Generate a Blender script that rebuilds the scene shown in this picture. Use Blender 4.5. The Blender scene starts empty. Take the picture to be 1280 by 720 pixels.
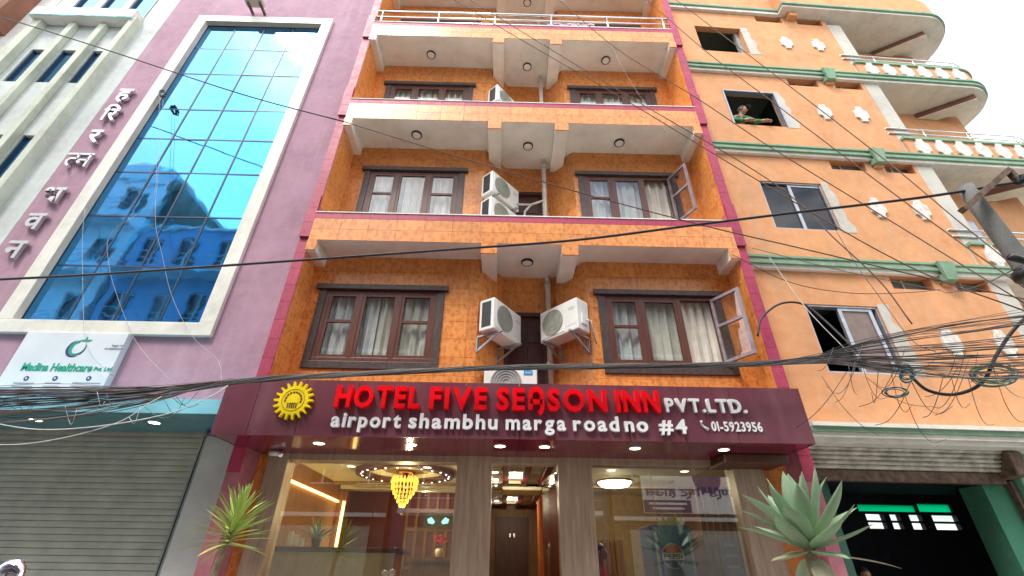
import bpy, bmesh, math, random
from mathutils import Matrix, Vector
random.seed(7)
R = math.radians
scn = bpy.context.scene
COL = scn.collection

# ------------------------------------------------------------------ camera
# (orientation solved from the vertical and depth vanishing points of the facade)
CAMR = ((0.9997278, -0.0200718, 0.0118909), (-0.0206399, -0.5233683, 0.8518566), (0.0108749, 0.8518701, 0.5236401))
FPX = 577.813; CH = 1.6
cd = bpy.data.cameras.new('camera'); cd.sensor_width = 36; cd.lens = 36 * FPX / 1280
cd.clip_start = 0.05; cd.clip_end = 500
cam = bpy.data.objects.new('camera', cd); COL.objects.link(cam); scn.camera = cam
m = CAMR
cam.matrix_world = Matrix(((m[0][0], m[0][1], -m[0][2], 0), (m[1][0], m[1][1], -m[1][2], 0), (m[2][0], m[2][1], -m[2][2], CH), (0, 0, 0, 1)))

def ray(px, py):
    c = (px - 640, 360 - py, FPX)
    return [sum(m[i][k] * c[k] for k in range(3)) for i in range(3)]
def atY(px, py, Y):
    d = ray(px, py); t = Y / d[1]
    return Vector((d[0] * t, Y, CH + d[2] * t))
def atZ(px, py, Z):
    d = ray(px, py); t = (Z - CH) / d[2]
    return Vector((d[0] * t, d[1] * t, Z))

# ------------------------------------------------------------------ sky, sun, exposure
SUN_EL, SUN_AZ = 58, 215      # azimuth: compass degrees clockwise from +Y, where the sun stands
w = bpy.data.worlds.new('World'); scn.world = w; w.use_nodes = True
nt = w.node_tree; nt.nodes.clear()
out = nt.nodes.new('ShaderNodeOutputWorld'); bg = nt.nodes.new('ShaderNodeBackground')
sky = nt.nodes.new('ShaderNodeTexSky'); sky.sky_type = 'NISHITA'; sky.sun_disc = False
sky.sun_elevation = R(SUN_EL); sky.sun_rotation = R(SUN_AZ); sky.dust_density = 3.0; sky.air_density = 1.2
tc = nt.nodes.new('ShaderNodeTexCoord'); mp = nt.nodes.new('ShaderNodeMapping'); mp.inputs['Scale'].default_value = (1, 1, 2.0)
nz = nt.nodes.new('ShaderNodeTexNoise'); nz.inputs['Scale'].default_value = 2.6; nz.inputs['Detail'].default_value = 9; nz.inputs['Roughness'].default_value = .58
rp = nt.nodes.new('ShaderNodeValToRGB'); rp.color_ramp.elements[0].position = .40; rp.color_ramp.elements[1].position = .56
mx = nt.nodes.new('ShaderNodeMix'); mx.data_type = 'RGBA'
mx.inputs['B'].default_value = (11.5, 11.6, 11.8, 1)
L = nt.links.new
L(tc.outputs['Generated'], mp.inputs['Vector']); L(mp.outputs['Vector'], nz.inputs['Vector']); L(nz.outputs['Fac'], rp.inputs['Fac'])
L(rp.outputs['Color'], mx.inputs['Factor']); L(sky.outputs['Color'], mx.inputs['A']); L(mx.outputs['Result'], bg.inputs['Color'])
bg.inputs['Strength'].default_value = 0.15; L(bg.outputs['Background'], out.inputs['Surface'])
sd = bpy.data.lights.new('sun', 'SUN'); sd.energy = 1.6; sd.angle = R(14); sd.color = (1, .96, .9)
sun = bpy.data.objects.new('sun', sd); COL.objects.link(sun)
sv = Vector((math.sin(R(SUN_AZ)) * math.cos(R(SUN_EL)), math.cos(R(SUN_AZ)) * math.cos(R(SUN_EL)), math.sin(R(SUN_EL))))
sun.rotation_euler = sv.to_track_quat('Z', 'Y').to_euler()
scn.view_settings.view_transform = 'Standard'; scn.view_settings.look = 'None'
scn.view_settings.exposure = 0.86; scn.view_settings.gamma = 1
scn.cycles.max_bounces = 8; scn.cycles.transparent_max_bounces = 10; scn.cycles.sample_clamp_indirect = 6
scn.cycles.caustics_reflective = False; scn.cycles.caustics_refractive = False

# ------------------------------------------------------------------ materials
def newmat(name):
    mt = bpy.data.materials.new(name); mt.use_nodes = True
    return mt, mt.node_tree, mt.node_tree.nodes['Principled BSDF']
def mixc(nt, fac, a, b, mode='MIX'):
    x = nt.nodes.new('ShaderNodeMix'); x.data_type = 'RGBA'; x.blend_type = mode
    for nm, v in (('Factor', fac), ('A', a), ('B', b)):
        if isinstance(v, (int, float)): x.inputs[nm].default_value = v
        elif isinstance(v, tuple): x.inputs[nm].default_value = (*v, 1) if len(v) == 3 else v
        else: nt.links.new(v, x.inputs[nm])
    return x.outputs['Result']
def noise(nt, scale, detail=4, vec=None, rough=.55, stretch=None):
    n = nt.nodes.new('ShaderNodeTexNoise'); n.inputs['Scale'].default_value = scale; n.inputs['Detail'].default_value = detail; n.inputs['Roughness'].default_value = rough
    if vec is not None:
        if stretch:
            mp = nt.nodes.new('ShaderNodeMapping'); mp.inputs['Scale'].default_value = stretch
            nt.links.new(vec, mp.inputs['Vector']); vec = mp.outputs['Vector']
        nt.links.new(vec, n.inputs['Vector'])
    return n.outputs['Fac']
def ramp(nt, fac, a, b):
    r = nt.nodes.new('ShaderNodeMapRange'); r.inputs['From Min'].default_value = a; r.inputs['From Max'].default_value = b
    nt.links.new(fac, r.inputs['Value']); return r.outputs['Result']
def math_(nt, op, a, b):
    n = nt.nodes.new('ShaderNodeMath'); n.operation = op
    for i, v in enumerate((a, b)):
        if isinstance(v, (int, float)): n.inputs[i].default_value = v
        else: nt.links.new(v, n.inputs[i])
    return n.outputs[0]
def pos(nt):
    return nt.nodes.new('ShaderNodeNewGeometry').outputs['Position']
def objc(nt):
    return nt.nodes.new('ShaderNodeTexCoord').outputs['Object']
def bump(nt, b, h, strength=.2, dist=.01):
    n = nt.nodes.new('ShaderNodeBump'); n.inputs['Strength'].default_value = strength; n.inputs['Distance'].default_value = dist
    nt.links.new(h, n.inputs['Height']); nt.links.new(n.outputs['Normal'], b.inputs['Normal'])
def simple(name, c, rough=.5, metal=0, var=.12, scale=9, bmp=.05, spec=.5):
    mt, nt, b = newmat(name); p = pos(nt)
    n = noise(nt, scale, 5, p)
    dark = tuple(v * (1 - var * 1.6) for v in c); lite = tuple(min(1, v * (1 + var)) for v in c)
    nt.links.new(mixc(nt, ramp(nt, n, .3, .7), dark, lite), b.inputs['Base Color'])
    b.inputs['Roughness'].default_value = rough; b.inputs['Metallic'].default_value = metal; b.inputs['Specular IOR Level'].default_value = spec
    if bmp: bump(nt, b, noise(nt, scale * 6, 4, p), bmp, .01)
    return mt
def plaster(name, c, stain=(.3, .25, .22), amt=.35, fine=.12, patch=None, rough=.85, bmp=.25):
    """painted render with blotches, vertical rain streaks and fine grain"""
    mt, nt, b = newmat(name); p = pos(nt)
    big = ramp(nt, noise(nt, 1.1, 6, p, .62), .35, .68)
    mid = ramp(nt, noise(nt, 6, 6, p, .65), .3, .7)
    st = ramp(nt, noise(nt, 1.6, 6, p, .6, (3.5, 3.5, .22)), .52, .78)
    grain = noise(nt, 70, 3, p)
    c1 = mixc(nt, big, tuple(v * .80 for v in c), tuple(min(1, v * 1.1) for v in c))
    c2 = mixc(nt, math_(nt, 'MULTIPLY', mid, .45), c1, patch or tuple(min(1, v * 1.25 + .03) for v in c))
    c3 = mixc(nt, math_(nt, 'MULTIPLY', st, amt), c2, stain)
    c4 = mixc(nt, fine, c3, grain, 'OVERLAY')
    nt.links.new(c4, b.inputs['Base Color']); b.inputs['Roughness'].default_value = rough; b.inputs['Specular IOR Level'].default_value = .25
    h = math_(nt, 'ADD', math_(nt, 'MULTIPLY', noise(nt, 40, 5, p), .5), noise(nt, 5, 4, p))
    bump(nt, b, h, bmp, .015)
    return mt
def tile_mat(name, base, motif, grout_v=.0, rough=.28, speck=None):
    """glazed tile: blotchy brushed motif, each tile its own shade"""
    mt, nt, b = newmat(name)
    oi = nt.nodes.new('ShaderNodeObjectInfo'); p = pos(nt)
    mp = nt.nodes.new('ShaderNodeMapping'); nt.links.new(p, mp.inputs['Vector']); mp.inputs['Scale'].default_value = (1.0, 1.0, .6)
    v = nt.nodes.new('ShaderNodeTexVoronoi'); v.inputs['Scale'].default_value = 15; v.inputs['Randomness'].default_value = .75
    n1 = nt.nodes.new('ShaderNodeTexNoise'); n1.inputs['Scale'].default_value = 16; n1.inputs['Detail'].default_value = 5
    nt.links.new(mp.outputs['Vector'], n1.inputs['Vector'])
    add = nt.nodes.new('ShaderNodeMix'); add.data_type = 'VECTOR'; add.inputs['Factor'].default_value = .09
    nt.links.new(mp.outputs['Vector'], add.inputs['A']); nt.links.new(n1.outputs['Color'], add.inputs['B']); nt.links.new(add.outputs['Result'], v.inputs['Vector'])
    blot = ramp(nt, v.outputs['Distance'], .58, .34)
    blot = math_(nt, 'MULTIPLY', blot, ramp(nt, noise(nt, 22, 4, p), .32, .56))
    c1 = mixc(nt, math_(nt, 'MULTIPLY', blot, .72), base, motif)
    tone = math_(nt, 'ADD', math_(nt, 'MULTIPLY', oi.outputs['Random'], .20), .90)
    hsv = nt.nodes.new('ShaderNodeHueSaturation'); nt.links.new(c1, hsv.inputs['Color']); nt.links.new(tone, hsv.inputs['Value'])
    c2 = hsv.outputs['Color']
    if speck:
        sp = ramp(nt, noise(nt, 60, 2, p), .66, .72); c2 = mixc(nt, math_(nt, 'MULTIPLY', sp, .6), c2, speck)
    dirt = ramp(nt, noise(nt, 1.2, 6, p, .6, (3, 3, .4)), .55, .8)
    c2 = mixc(nt, math_(nt, 'MULTIPLY', dirt, .22), c2, (.3, .2, .12))
    nt.links.new(c2, b.inputs['Base Color'])
    nt.links.new(math_(nt, 'ADD', math_(nt, 'MULTIPLY', noise(nt, 9, 4, p), .25), rough - .1), b.inputs['Roughness'])
    bump(nt, b, noise(nt, 14, 3, p), .05, .006)
    return mt
def glass_mat(name, tint=(1, 1, 1), refl=(1, 1, 1), boost=.06, rough=0.0, ior=1.5):
    """thin pane: see-through straight on, mirror-like at a slant"""
    mt = bpy.data.materials.new(name); mt.use_nodes = True; nt = mt.node_tree; nt.nodes.clear()
    o = nt.nodes.new('ShaderNodeOutputMaterial'); t = nt.nodes.new('ShaderNodeBsdfTransparent'); g = nt.nodes.new('ShaderNodeBsdfGlossy')
    fr = nt.nodes.new('ShaderNodeLayerWeight'); fr.inputs['Blend'].default_value = .5
    t.inputs['Color'].default_value = (*tint, 1); g.inputs['Color'].default_value = (*refl, 1); g.inputs['Roughness'].default_value = rough
    f = nt.nodes.new('ShaderNodeMath'); f.operation = 'ADD'; f.use_clamp = True; f.inputs[1].default_value = boost
    nt.links.new(math_(nt, 'MULTIPLY', math_(nt, 'POWER', fr.outputs['Facing'], 5.0), .8), f.inputs[0])
    s = nt.nodes.new('ShaderNodeMixShader'); nt.links.new(f.outputs[0], s.inputs[0]); nt.links.new(t.outputs[0], s.inputs[1]); nt.links.new(g.outputs[0], s.inputs[2])
    nt.links.new(s.outputs[0], o.inputs['Surface']); return mt
def emit(name, c, s):
    mt, nt, b = newmat(name); b.inputs['Base Color'].default_value = (*c, 1); b.inputs['Emission Color'].default_value = (*c, 1); b.inputs['Emission Strength'].default_value = s
    return mt
def wood(name, a, b_, scale=(14, 14, 1.2), rough=.5, bmp=.1):
    mt, nt, b = newmat(name); p = pos(nt)
    n = noise(nt, 2.2, 8, p, .65, scale); n2 = noise(nt, 1.0, 3, p)
    f = math_(nt, 'ADD', math_(nt, 'MULTIPLY', ramp(nt, n, .32, .68), .8), math_(nt, 'MULTIPLY', n2, .2))
    nt.links.new(mixc(nt, f, a, b_), b.inputs['Base Color']); b.inputs['Roughness'].default_value = rough
    bump(nt, b, n, bmp, .004); return mt

M = {}
M['tile'] = tile_mat('orange_tile', (.80, .315, .085), (.55, .145, .02))
M['grout'] = simple('grout', (.75, .50, .28), .9)
M['redtile'] = tile_mat('red_tile', (.42, .032, .095), (.32, .020, .062), rough=.5, speck=(.7, .35, .45))
M['redgrout'] = simple('red_grout', (.45, .16, .2), .9)
M['soffit'] = plaster('cream_soffit_paint', (.92, .90, .82), (.7, .65, .56), .12, .05, bmp=.12)
M['frame'] = wood('brown_window_wood', (.075, .022, .014), (.16, .055, .035), rough=.35)
M['surround'] = simple('dark_window_stone', (.075, .052, .048), .4, var=.3, scale=20)
M['glass'] = glass_mat('window_glass', (.93, .95, .95), boost=.07)
M['shopglass'] = glass_mat('shop_glass', (.93, .95, .91), boost=.14)
M['curtain'] = simple('curtain_cloth', (.80, .76, .66), .9, var=.1, scale=4, bmp=.05)
M['curtain2'] = simple('curtain_sheer', (.76, .77, .75), .9, var=.1, scale=4, bmp=.05)
M['door'] = wood('dark_door_wood', (.05, .014, .012), (.11, .032, .025), rough=.4)
M['white'] = simple('white_paint', (.78, .78, .76), .45, var=.06)
M['acwhite'] = simple('ac_casing', (.80, .80, .76), .4, var=.05, scale=4, bmp=.0)
M['acgrille'] = simple('ac_grille', (.42, .43, .36), .5)
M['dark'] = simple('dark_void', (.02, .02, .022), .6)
M['black'] = simple('black_plastic', (.018, .018, .02), .4)
M['cable'] = simple('cable_sheath', (.022, .022, .028), .5)
M['cablegrey'] = simple('cable_grey', (.14, .13, .13), .5)
M['cablebrown'] = simple('cable_brown', (.12, .07, .045), .6)
M['cablegrey2'] = simple('cable_pale_grey', (.40, .41, .42), .5)
M['cablewhite'] = simple('cable_white', (.62, .62, .6), .5)
M['cableteal'] = simple('cable_teal', (.07, .24, .27), .5)
M['cablegreen'] = simple('cable_green', (.18, .31, .19), .5)
M['steel'] = simple('brushed_steel', (.72, .72, .72), .22, 1, .05)
M['pvc'] = simple('pvc_pipe', (.66, .63, .56), .45)
M['maroon'] = None
def acp():
    mt, nt, b = newmat('maroon_composite_panel'); p = pos(nt)
    br = noise(nt, 3, 7, p, .7, (30, 30, 1.2)); dirt = ramp(nt, noise(nt, 1.3, 6, p, .6, (2.5, 2.5, .5)), .45, .75)
    c = mixc(nt, br, (.135, .032, .050), (.20, .062, .086)); c = mixc(nt, math_(nt, 'MULTIPLY', dirt, .45), c, (.28, .15, .17))
    nt.links.new(c, b.inputs['Base Color']); b.inputs['Roughness'].default_value = .32; b.inputs['Metallic'].default_value = .15
    return mt
M['maroon'] = acp()
M['maroongloss'] = simple('maroon_gloss_soffit', (.17, .018, .04), .10, 0, .1)
M['redletter'] = simple('red_acrylic', (.93, .003, .010), .22, 0, .04, bmp=0)
M['redside'] = simple('red_acrylic_edge', (.62, .01, .03), .35, 0, .05, bmp=0)
M['whiteletter'] = simple('white_acrylic', (.86, .86, .88), .3, 0, .02, bmp=0)
M['yellow'] = simple('yellow_acrylic', (.92, .68, .01), .35, 0, .06, bmp=0)
M['purple'] = plaster('purple_plaster', (.42, .255, .325), (.62, .48, .56), .30, .05, bmp=.12)
M['marble'] = plaster('cream_marble_frame', (.78, .76, .68), (.55, .46, .3), .3, .05, rough=.4, bmp=.05)
M['pale'] = plaster('pale_grey_render', (.60, .64, .61), (.44, .5, .46), .4, .14)
M['fin'] = plaster('green_grey_fin', (.58, .61, .51), (.36, .40, .30), .5, .14)
M['cream'] = plaster('cream_render', (.80, .78, .72), (.6, .55, .45), .3, .08)
M['cyanpaint'] = simple('flaking_cyan_paint', (.16, .55, .58), .7, var=.5, scale=5)
def blueglass():
    mt = bpy.data.materials.new('blue_mirror_glass'); mt.use_nodes = True; nt = mt.node_tree; b = nt.nodes['Principled BSDF']; p = pos(nt)
    oi = nt.nodes.new('ShaderNodeObjectInfo')
    b.inputs['Base Color'].default_value = (.004, .27, .66, 1); b.inputs['Metallic'].default_value = 1.0; b.inputs['Roughness'].default_value = .015
    dust = ramp(nt, noise(nt, 1.7, 6, p, .6, (2.5, 2.5, .6)), .5, .8)
    nt.links.new(math_(nt, 'ADD', math_(nt, 'MULTIPLY', dust, .09), .025), b.inputs['Roughness'])
    bump(nt, b, noise(nt, 1.3, 2, p), .06, .08)
    d = nt.nodes.new('ShaderNodeBsdfDiffuse'); d.inputs['Color'].default_value = (.25, .5, .62, 1)
    gw_ = nt.nodes.new('ShaderNodeBsdfGlossy'); gw_.inputs['Roughness'].default_value = .02; gw_.inputs['Color'].default_value = (.9, .97, 1, 1)
    lwt = nt.nodes.new('ShaderNodeLayerWeight'); s0 = nt.nodes.new('ShaderNodeMixShader'); nt.links.new(math_(nt, 'ADD', math_(nt, 'MULTIPLY', math_(nt, 'POWER', lwt.outputs['Facing'], 3.0), .45), .05), s0.inputs[0]); nt.links.new(b.outputs[0], s0.inputs[1]); nt.links.new(gw_.outputs[0], s0.inputs[2])
    s = nt.nodes.new('ShaderNodeMixShader'); nt.links.new(math_(nt, 'ADD', math_(nt, 'MULTIPLY', dust, .06), .02), s.inputs[0])
    nt.links.new(s0.outputs[0], s.inputs[1]); nt.links.new(d.outputs[0], s.inputs[2]); nt.links.new(s.outputs[0], nt.nodes['Material Output'].inputs['Surface'])
    return mt
M['blueglass'] = blueglass()
M['mullion'] = simple('dark_mullion', (.02, .05, .10), .4)
M['board'] = simple('signboard_white', (.72, .76, .80), .45, var=.05, scale=2)
M['bgreen'] = simple('print_green', (.0, .36, .22), .5, var=.05, bmp=0)
M['bnavy'] = simple('print_navy', (.04, .03, .20), .5, var=.05, bmp=0)
M['bgrey'] = simple('print_grey', (.33, .35, .42), .5, var=.05, bmp=0)
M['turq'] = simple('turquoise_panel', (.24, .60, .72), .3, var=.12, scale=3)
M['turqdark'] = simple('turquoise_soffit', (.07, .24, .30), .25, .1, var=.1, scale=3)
M['shutter'] = simple('grey_shutter_steel', (.40, .42, .36), .55, .1, .12, 4)
M['guide'] = simple('shutter_guide', (.28, .33, .33), .4, .4)
M['greycol'] = plaster('grey_column_paint', (.55, .57, .56), (.5, .48, .46), .2, .05, bmp=.05)
M['letter3'] = simple('chrome_letter', (.75, .72, .72), .25, .6, .06)
M['orange'] = plaster('orange_plaster', (.69, .315, .135), (.46, .33, .23), .60, .14, (.74, .46, .28), bmp=.35)
M['cement'] = plaster('bare_cement', (.52, .50, .44), (.36, .34, .3), .4, .15)
M['green'] = plaster('green_trim_paint', (.21, .36, .24), (.46, .49, .43), .65, .14)
M['greendark'] = plaster('green_wall_paint', (.05, .20, .12), (.1, .13, .1), .4, .1)
M['greenlight'] = plaster('light_green_paint', (.20, .50, .32), (.36, .42, .36), .35, .08)
M['ledgewhite'] = plaster('cream_ledge', (.78, .76, .69), (.45, .4, .34), .35, .12)
M['ornament'] = simple('white_ornament', (.70, .67, .61), .7, var=.2)
M['brown'] = plaster('brown_beam_paint', (.26, .115, .075), (.2, .1, .08), .2, .1)
M['alum'] = simple('aluminium_frame', (.40, .42, .46), .4, .5, .12)
M['navyglass'] = glass_mat('dark_window_glass', (.40, .42, .48), boost=.035)
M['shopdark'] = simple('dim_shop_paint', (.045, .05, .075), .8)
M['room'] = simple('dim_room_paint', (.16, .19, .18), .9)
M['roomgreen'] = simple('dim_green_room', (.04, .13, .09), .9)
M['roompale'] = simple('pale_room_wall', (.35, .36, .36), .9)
M['metalslat'] = simple('cream_shutter_metal', (.58, .55, .48), .5, .2, .3, 7)
M['rust'] = simple('rusty_edge', (.16, .10, .07), .8, 0, .4, 12)
M['wood_pillar'] = wood('wood_look_tile', (.28, .19, .13), (.52, .39, .29), (10, 10, .7), .4)
M['woodwarm'] = wood('warm_wood', (.14, .055, .014), (.30, .13, .036))
M['wooddark'] = wood('dark_wood', (.05, .018, .012), (.12, .045, .025))
M['counter'] = wood('counter_laminate', (.66, .48, .24), (.84, .68, .42), (5, 5, 1))
M['redwall'] = simple('dark_red_wall', (.12, .008, .006), .5)
M['ceil'] = simple('cream_ceiling', (.66, .64, .45), .7, var=.04)
M['intwall'] = simple('interior_wall', (.34, .24, .11), .7)
M['floor'] = simple('polished_floor', (.42, .34, .26), .15)
M['gold'] = simple('gold_metal', (.8, .5, .12), .25, 1)
M['crystal'] = emit('lit_crystal', (1, .55, .07), 1.25)
M['bulb'] = emit('warm_lamp', (1, .86, .6), 9)
M['bulbw'] = emit('white_lamp', (1, .97, .92), 9)
M['led'] = emit('led_strip', (1, .60, .18), 5)
M['lampdisc'] = simple('lamp_diffuser', (.92, .91, .88), .4, var=.02, bmp=0)
M['skin'] = simple('skin', (.46, .24, .15), .55, var=.08)
M['shirtgreen'] = simple('green_print_shirt', (.07, .22, .11), .9, var=.6, scale=30)
M['shirtred'] = simple('red_cloth', (.42, .02, .02), .9)
M['hair'] = simple('dark_hair', (.015, .012, .01), .6)
M['trouser'] = simple('dark_trousers', (.03, .03, .05), .9)
M['asphalt'] = plaster('dusty_asphalt', (.20, .19, .17), (.28, .26, .23), .4, .2)
M['paving'] = plaster('concrete_paving', (.42, .40, .37), (.3, .28, .25), .4, .2)
M['pole'] = plaster('weathered_pole', (.17, .175, .165), (.08, .08, .08), .5, .25, bmp=.5)
M['agave'] = None
def leafmat(name, a, b_, edge):
    mt, nt, b = newmat(name); oi = nt.nodes.new('ShaderNodeObjectInfo'); p = objc(nt)
    n = noise(nt, 5, 5, p); f = math_(nt, 'ADD', math_(nt, 'MULTIPLY', oi.outputs['Random'], .6), math_(nt, 'MULTIPLY', n, .5))
    c = mixc(nt, f, a, b_)
    st = ramp(nt, noise(nt, 3, 4, p, .5, (14, 14, 1.5)), .5, .75); c = mixc(nt, math_(nt, 'MULTIPLY', st, .35), c, edge)
    nt.links.new(c, b.inputs['Base Color']); b.inputs['Roughness'].default_value = .42
    tr = nt.nodes.new('ShaderNodeBsdfTranslucent'); nt.links.new(c, tr.inputs['Color'])
    s = nt.nodes.new('ShaderNodeMixShader'); s.inputs[0].default_value = .18
    nt.links.new(b.outputs[0], s.inputs[1]); nt.links.new(tr.outputs[0], s.inputs[2]); nt.links.new(s.outputs[0], nt.nodes['Material Output'].inputs['Surface'])
    return mt
M['agave'] = leafmat('agave_leaf', (.25, .40, .25), (.38, .53, .33), (.54, .64, .44))
M['agavedry'] = leafmat('dry_agave_leaf', (.42, .42, .26), (.52, .50, .34), (.5, .48, .34))
M['dracaena'] = leafmat('dracaena_leaf', (.34, .48, .09), (.52, .64, .18), (.66, .70, .34))
M['stem'] = simple('plant_stem', (.30, .22, .15), .9, 0, .3, 20)
M['pot'] = simple('terracotta_pot', (.33, .13, .07), .8)
M['oppA'] = plaster('opposite_cream', (.66, .62, .56), (.4, .36, .3), .3)
M['oppD'] = plaster('opposite_brick', (.13, .085, .065), (.2, .16, .13), .3)
M['oppE'] = plaster('opposite_indigo', (.05, .05, .12), (.2, .2, .3), .3)
M['oppB'] = plaster('opposite_blue', (.22, .34, .50), (.3, .36, .44), .3)
M['oppC'] = plaster('opposite_white', (.72, .74, .74), (.45, .45, .45), .3)
M['print_ban'] = simple('banner_vinyl', (.88, .90, .92), .5, var=.04)
M['chrome'] = simple('mirror_chrome', (.85, .82, .9), .06, 1, .02, bmp=0)
M['bluep'] = simple('blue_paint', (.03, .08, .35), .35)
M['redp'] = simple('red_print', (.55, .01, .02), .4)
M['purp'] = simple('purple_notice', (.16, .09, .30), .5)
M['midea'] = simple('blue_badge', (.02, .32, .68), .4, var=.02, bmp=0)
def check():
    mt, nt, b = newmat('checked_cloth'); p = pos(nt); c = nt.nodes.new('ShaderNodeTexChecker'); c.inputs['Scale'].default_value = 7
    nt.links.new(p, c.inputs['Vector']); c.inputs['Color1'].default_value = (.6, .68, .72, 1); c.inputs['Color2'].default_value = (.5, .12, .16, 1)
    nt.links.new(c.outputs['Color'], b.inputs['Base Color']); b.inputs['Roughness'].default_value = .9; return mt
M['checkcloth'] = check()
M['orangecloth'] = simple('orange_cloth', (.55, .16, .03), .9)
def translu():
    mt, nt, b = newmat('green_fibre_sheet'); nt.nodes.remove(b); t = nt.nodes.new('ShaderNodeBsdfTranslucent'); t.inputs['Color'].default_value = (.02, .75, .45, 1)
    nt.links.new(t.outputs[0], nt.nodes['Material Output'].inputs['Surface']); return mt
M['translu'] = translu()

# ------------------------------------------------------------------ mesh helpers
class MB:
    def __init__(s): s.v = []; s.f = []; s.mi = []; s.cur = 0
    def add(s, vs, fs):
        o = len(s.v); s.v += [tuple(p) for p in vs]; s.f += [tuple(i + o for i in f) for f in fs]; s.mi += [s.cur] * len(fs); return s
    def box(s, x0, x1, y0, y1, z0, z1):
        if x0 > x1: x0, x1 = x1, x0
        if y0 > y1: y0, y1 = y1, y0
        if z0 > z1: z0, z1 = z1, z0
        return s.add([(x0, y0, z0), (x1, y0, z0), (x1, y1, z0), (x0, y1, z0), (x0, y0, z1), (x1, y0, z1), (x1, y1, z1), (x0, y1, z1)],
                     [(0, 3, 2, 1), (4, 5, 6, 7), (0, 1, 5, 4), (1, 2, 6, 5), (2, 3, 7, 6), (3, 0, 4, 7)])
    def hexa(s, p):   # 8 points, bottom ring then top ring
        return s.add(p, [(0, 3, 2, 1), (4, 5, 6, 7), (0, 1, 5, 4), (1, 2, 6, 5), (2, 3, 7, 6), (3, 0, 4, 7)])
    def prism(s, poly, z0, z1):   # ccw polygon in xy
        n = len(poly)
        vs = [(x, y, z0) for x, y in poly] + [(x, y, z1) for x, y in poly]
        return s.add(vs, [tuple(reversed(range(n))), tuple(range(n, 2 * n))] + [(i, (i + 1) % n, n + (i + 1) % n, n + i) for i in range(n)])
    def plate(s, poly, y0, y1):   # polygon in xz extruded along y (y0 front)
        n = len(poly)
        vs = [(x, y0, z) for x, z in poly] + [(x, y1, z) for x, z in poly]
        return s.add(vs, [tuple(range(n)), tuple(reversed(range(n, 2 * n)))] + [(i, n + i, n + (i + 1) % n, (i + 1) % n) for i in range(n)])
    def tube(s, pts, r, n=6, cap=True, r1=None):
        pts = [Vector(p) for p in pts]; rings = []; k = len(pts); up = Vector((0.03, 0.07, 1)).normalized()
        for i, p in enumerate(pts):
            t = (pts[min(i + 1, k - 1)] - pts[max(i - 1, 0)]).normalized()
            a = t.cross(up)
            if a.length < .05: a = t.cross(Vector((1, 0, 0)))
            a.normalize(); b = t.cross(a); rr = r if r1 is None else r + (r1 - r) * i / (k - 1)
            if isinstance(r, (list, tuple)): rr = r[i]
            rings.append([p + rr * (math.cos(2 * math.pi * j / n) * a + math.sin(2 * math.pi * j / n) * b) for j in range(n)])
        fs = []
        for i in range(k - 1):
            for j in range(n): fs.append((i * n + j, i * n + (j + 1) % n, (i + 1) * n + (j + 1) % n, (i + 1) * n + j))
        if cap: fs += [tuple(reversed(range(n))), tuple(range((k - 1) * n, k * n))]
        return s.add([q for rg in rings for q in rg], fs)
    def lathe(s, prof, c=(0, 0, 0), n=20, axis='z'):
        vs = []; fs = []
        for (r, h) in prof:
            for j in range(n):
                a = 2 * math.pi * j / n
                p = (r * math.cos(a), r * math.sin(a), h) if axis == 'z' else (r * math.cos(a), h, r * math.sin(a))
                vs.append((c[0] + p[0], c[1] + p[1], c[2] + p[2]))
        for i in range(len(prof) - 1):
            for j in range(n): fs.append((i * n + j, i * n + (j + 1) % n, (i + 1) * n + (j + 1) % n, (i + 1) * n + j))
        fs += [tuple(reversed(range(n))), tuple(range((len(prof) - 1) * n, len(prof) * n))]
        return s.add(vs, fs)
    def grid(s, fn, nu, nv):
        vs = [fn(i / nu, j / nv) for j in range(nv + 1) for i in range(nu + 1)]
        return s.add(vs, [(j * (nu + 1) + i, j * (nu + 1) + i + 1, (j + 1) * (nu + 1) + i + 1, (j + 1) * (nu + 1) + i) for j in range(nv) for i in range(nu)])
    def mesh(s, name, mats, smooth=False):
        me = bpy.data.meshes.new(name); me.from_pydata(s.v, [], s.f)
        for mt in (mats if isinstance(mats, (list, tuple)) else [mats]): me.materials.append(M[mt] if isinstance(mt, str) else mt)
        if any(s.mi): me.polygons.foreach_set('material_index', s.mi)
        if smooth: me.polygons.foreach_set('use_smooth', [True] * len(s.f))
        me.update(); return me
    def build(s, name, mats, parent=None, smooth=False, bevel=0, **kw):
        return link(name, s.mesh(name, mats, smooth), parent, bevel=bevel, **kw)
def link(name, me, parent=None, mw=None, bevel=0, **kw):
    """link one mesh object; geometry given in world space unless mw is set (then mw is the matrix in the parent's frame)"""
    o = bpy.data.objects.new(name, me); COL.objects.link(o)
    if parent is not None:
        o.parent = parent
        if mw is None: o.matrix_parent_inverse = WORLD[parent.name].inverted()
    if mw is not None: o.matrix_basis = mw
    WORLD[o.name] = (WORLD[parent.name] @ mw if parent is not None else mw) if mw is not None else Matrix()
    if bevel:
        b = o.modifiers.new('bevel', 'BEVEL'); b.width = bevel; b.segments = 2; b.limit_method = 'ANGLE'
    for k, v in kw.items(): o[k] = v
    return o
WORLD = {}
def thing(name, label, cat, loc=(0, 0, 0), rz=0, group=None, kind=None):
    o = bpy.data.objects.new(name, None); COL.objects.link(o); o.empty_display_size = .1
    mw = Matrix.Translation(loc) @ Matrix.Rotation(rz, 4, 'Z'); o.matrix_world = mw; WORLD[o.name] = mw
    if label: o['label'] = label
    if cat: o['category'] = cat
    if group: o['group'] = group
    if kind: o['kind'] = kind
    return o
I4 = Matrix()
def tag(o, label, cat, group=None):
    o['label'] = label; o['category'] = cat
    if group: o['group'] = group
    return o
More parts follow.
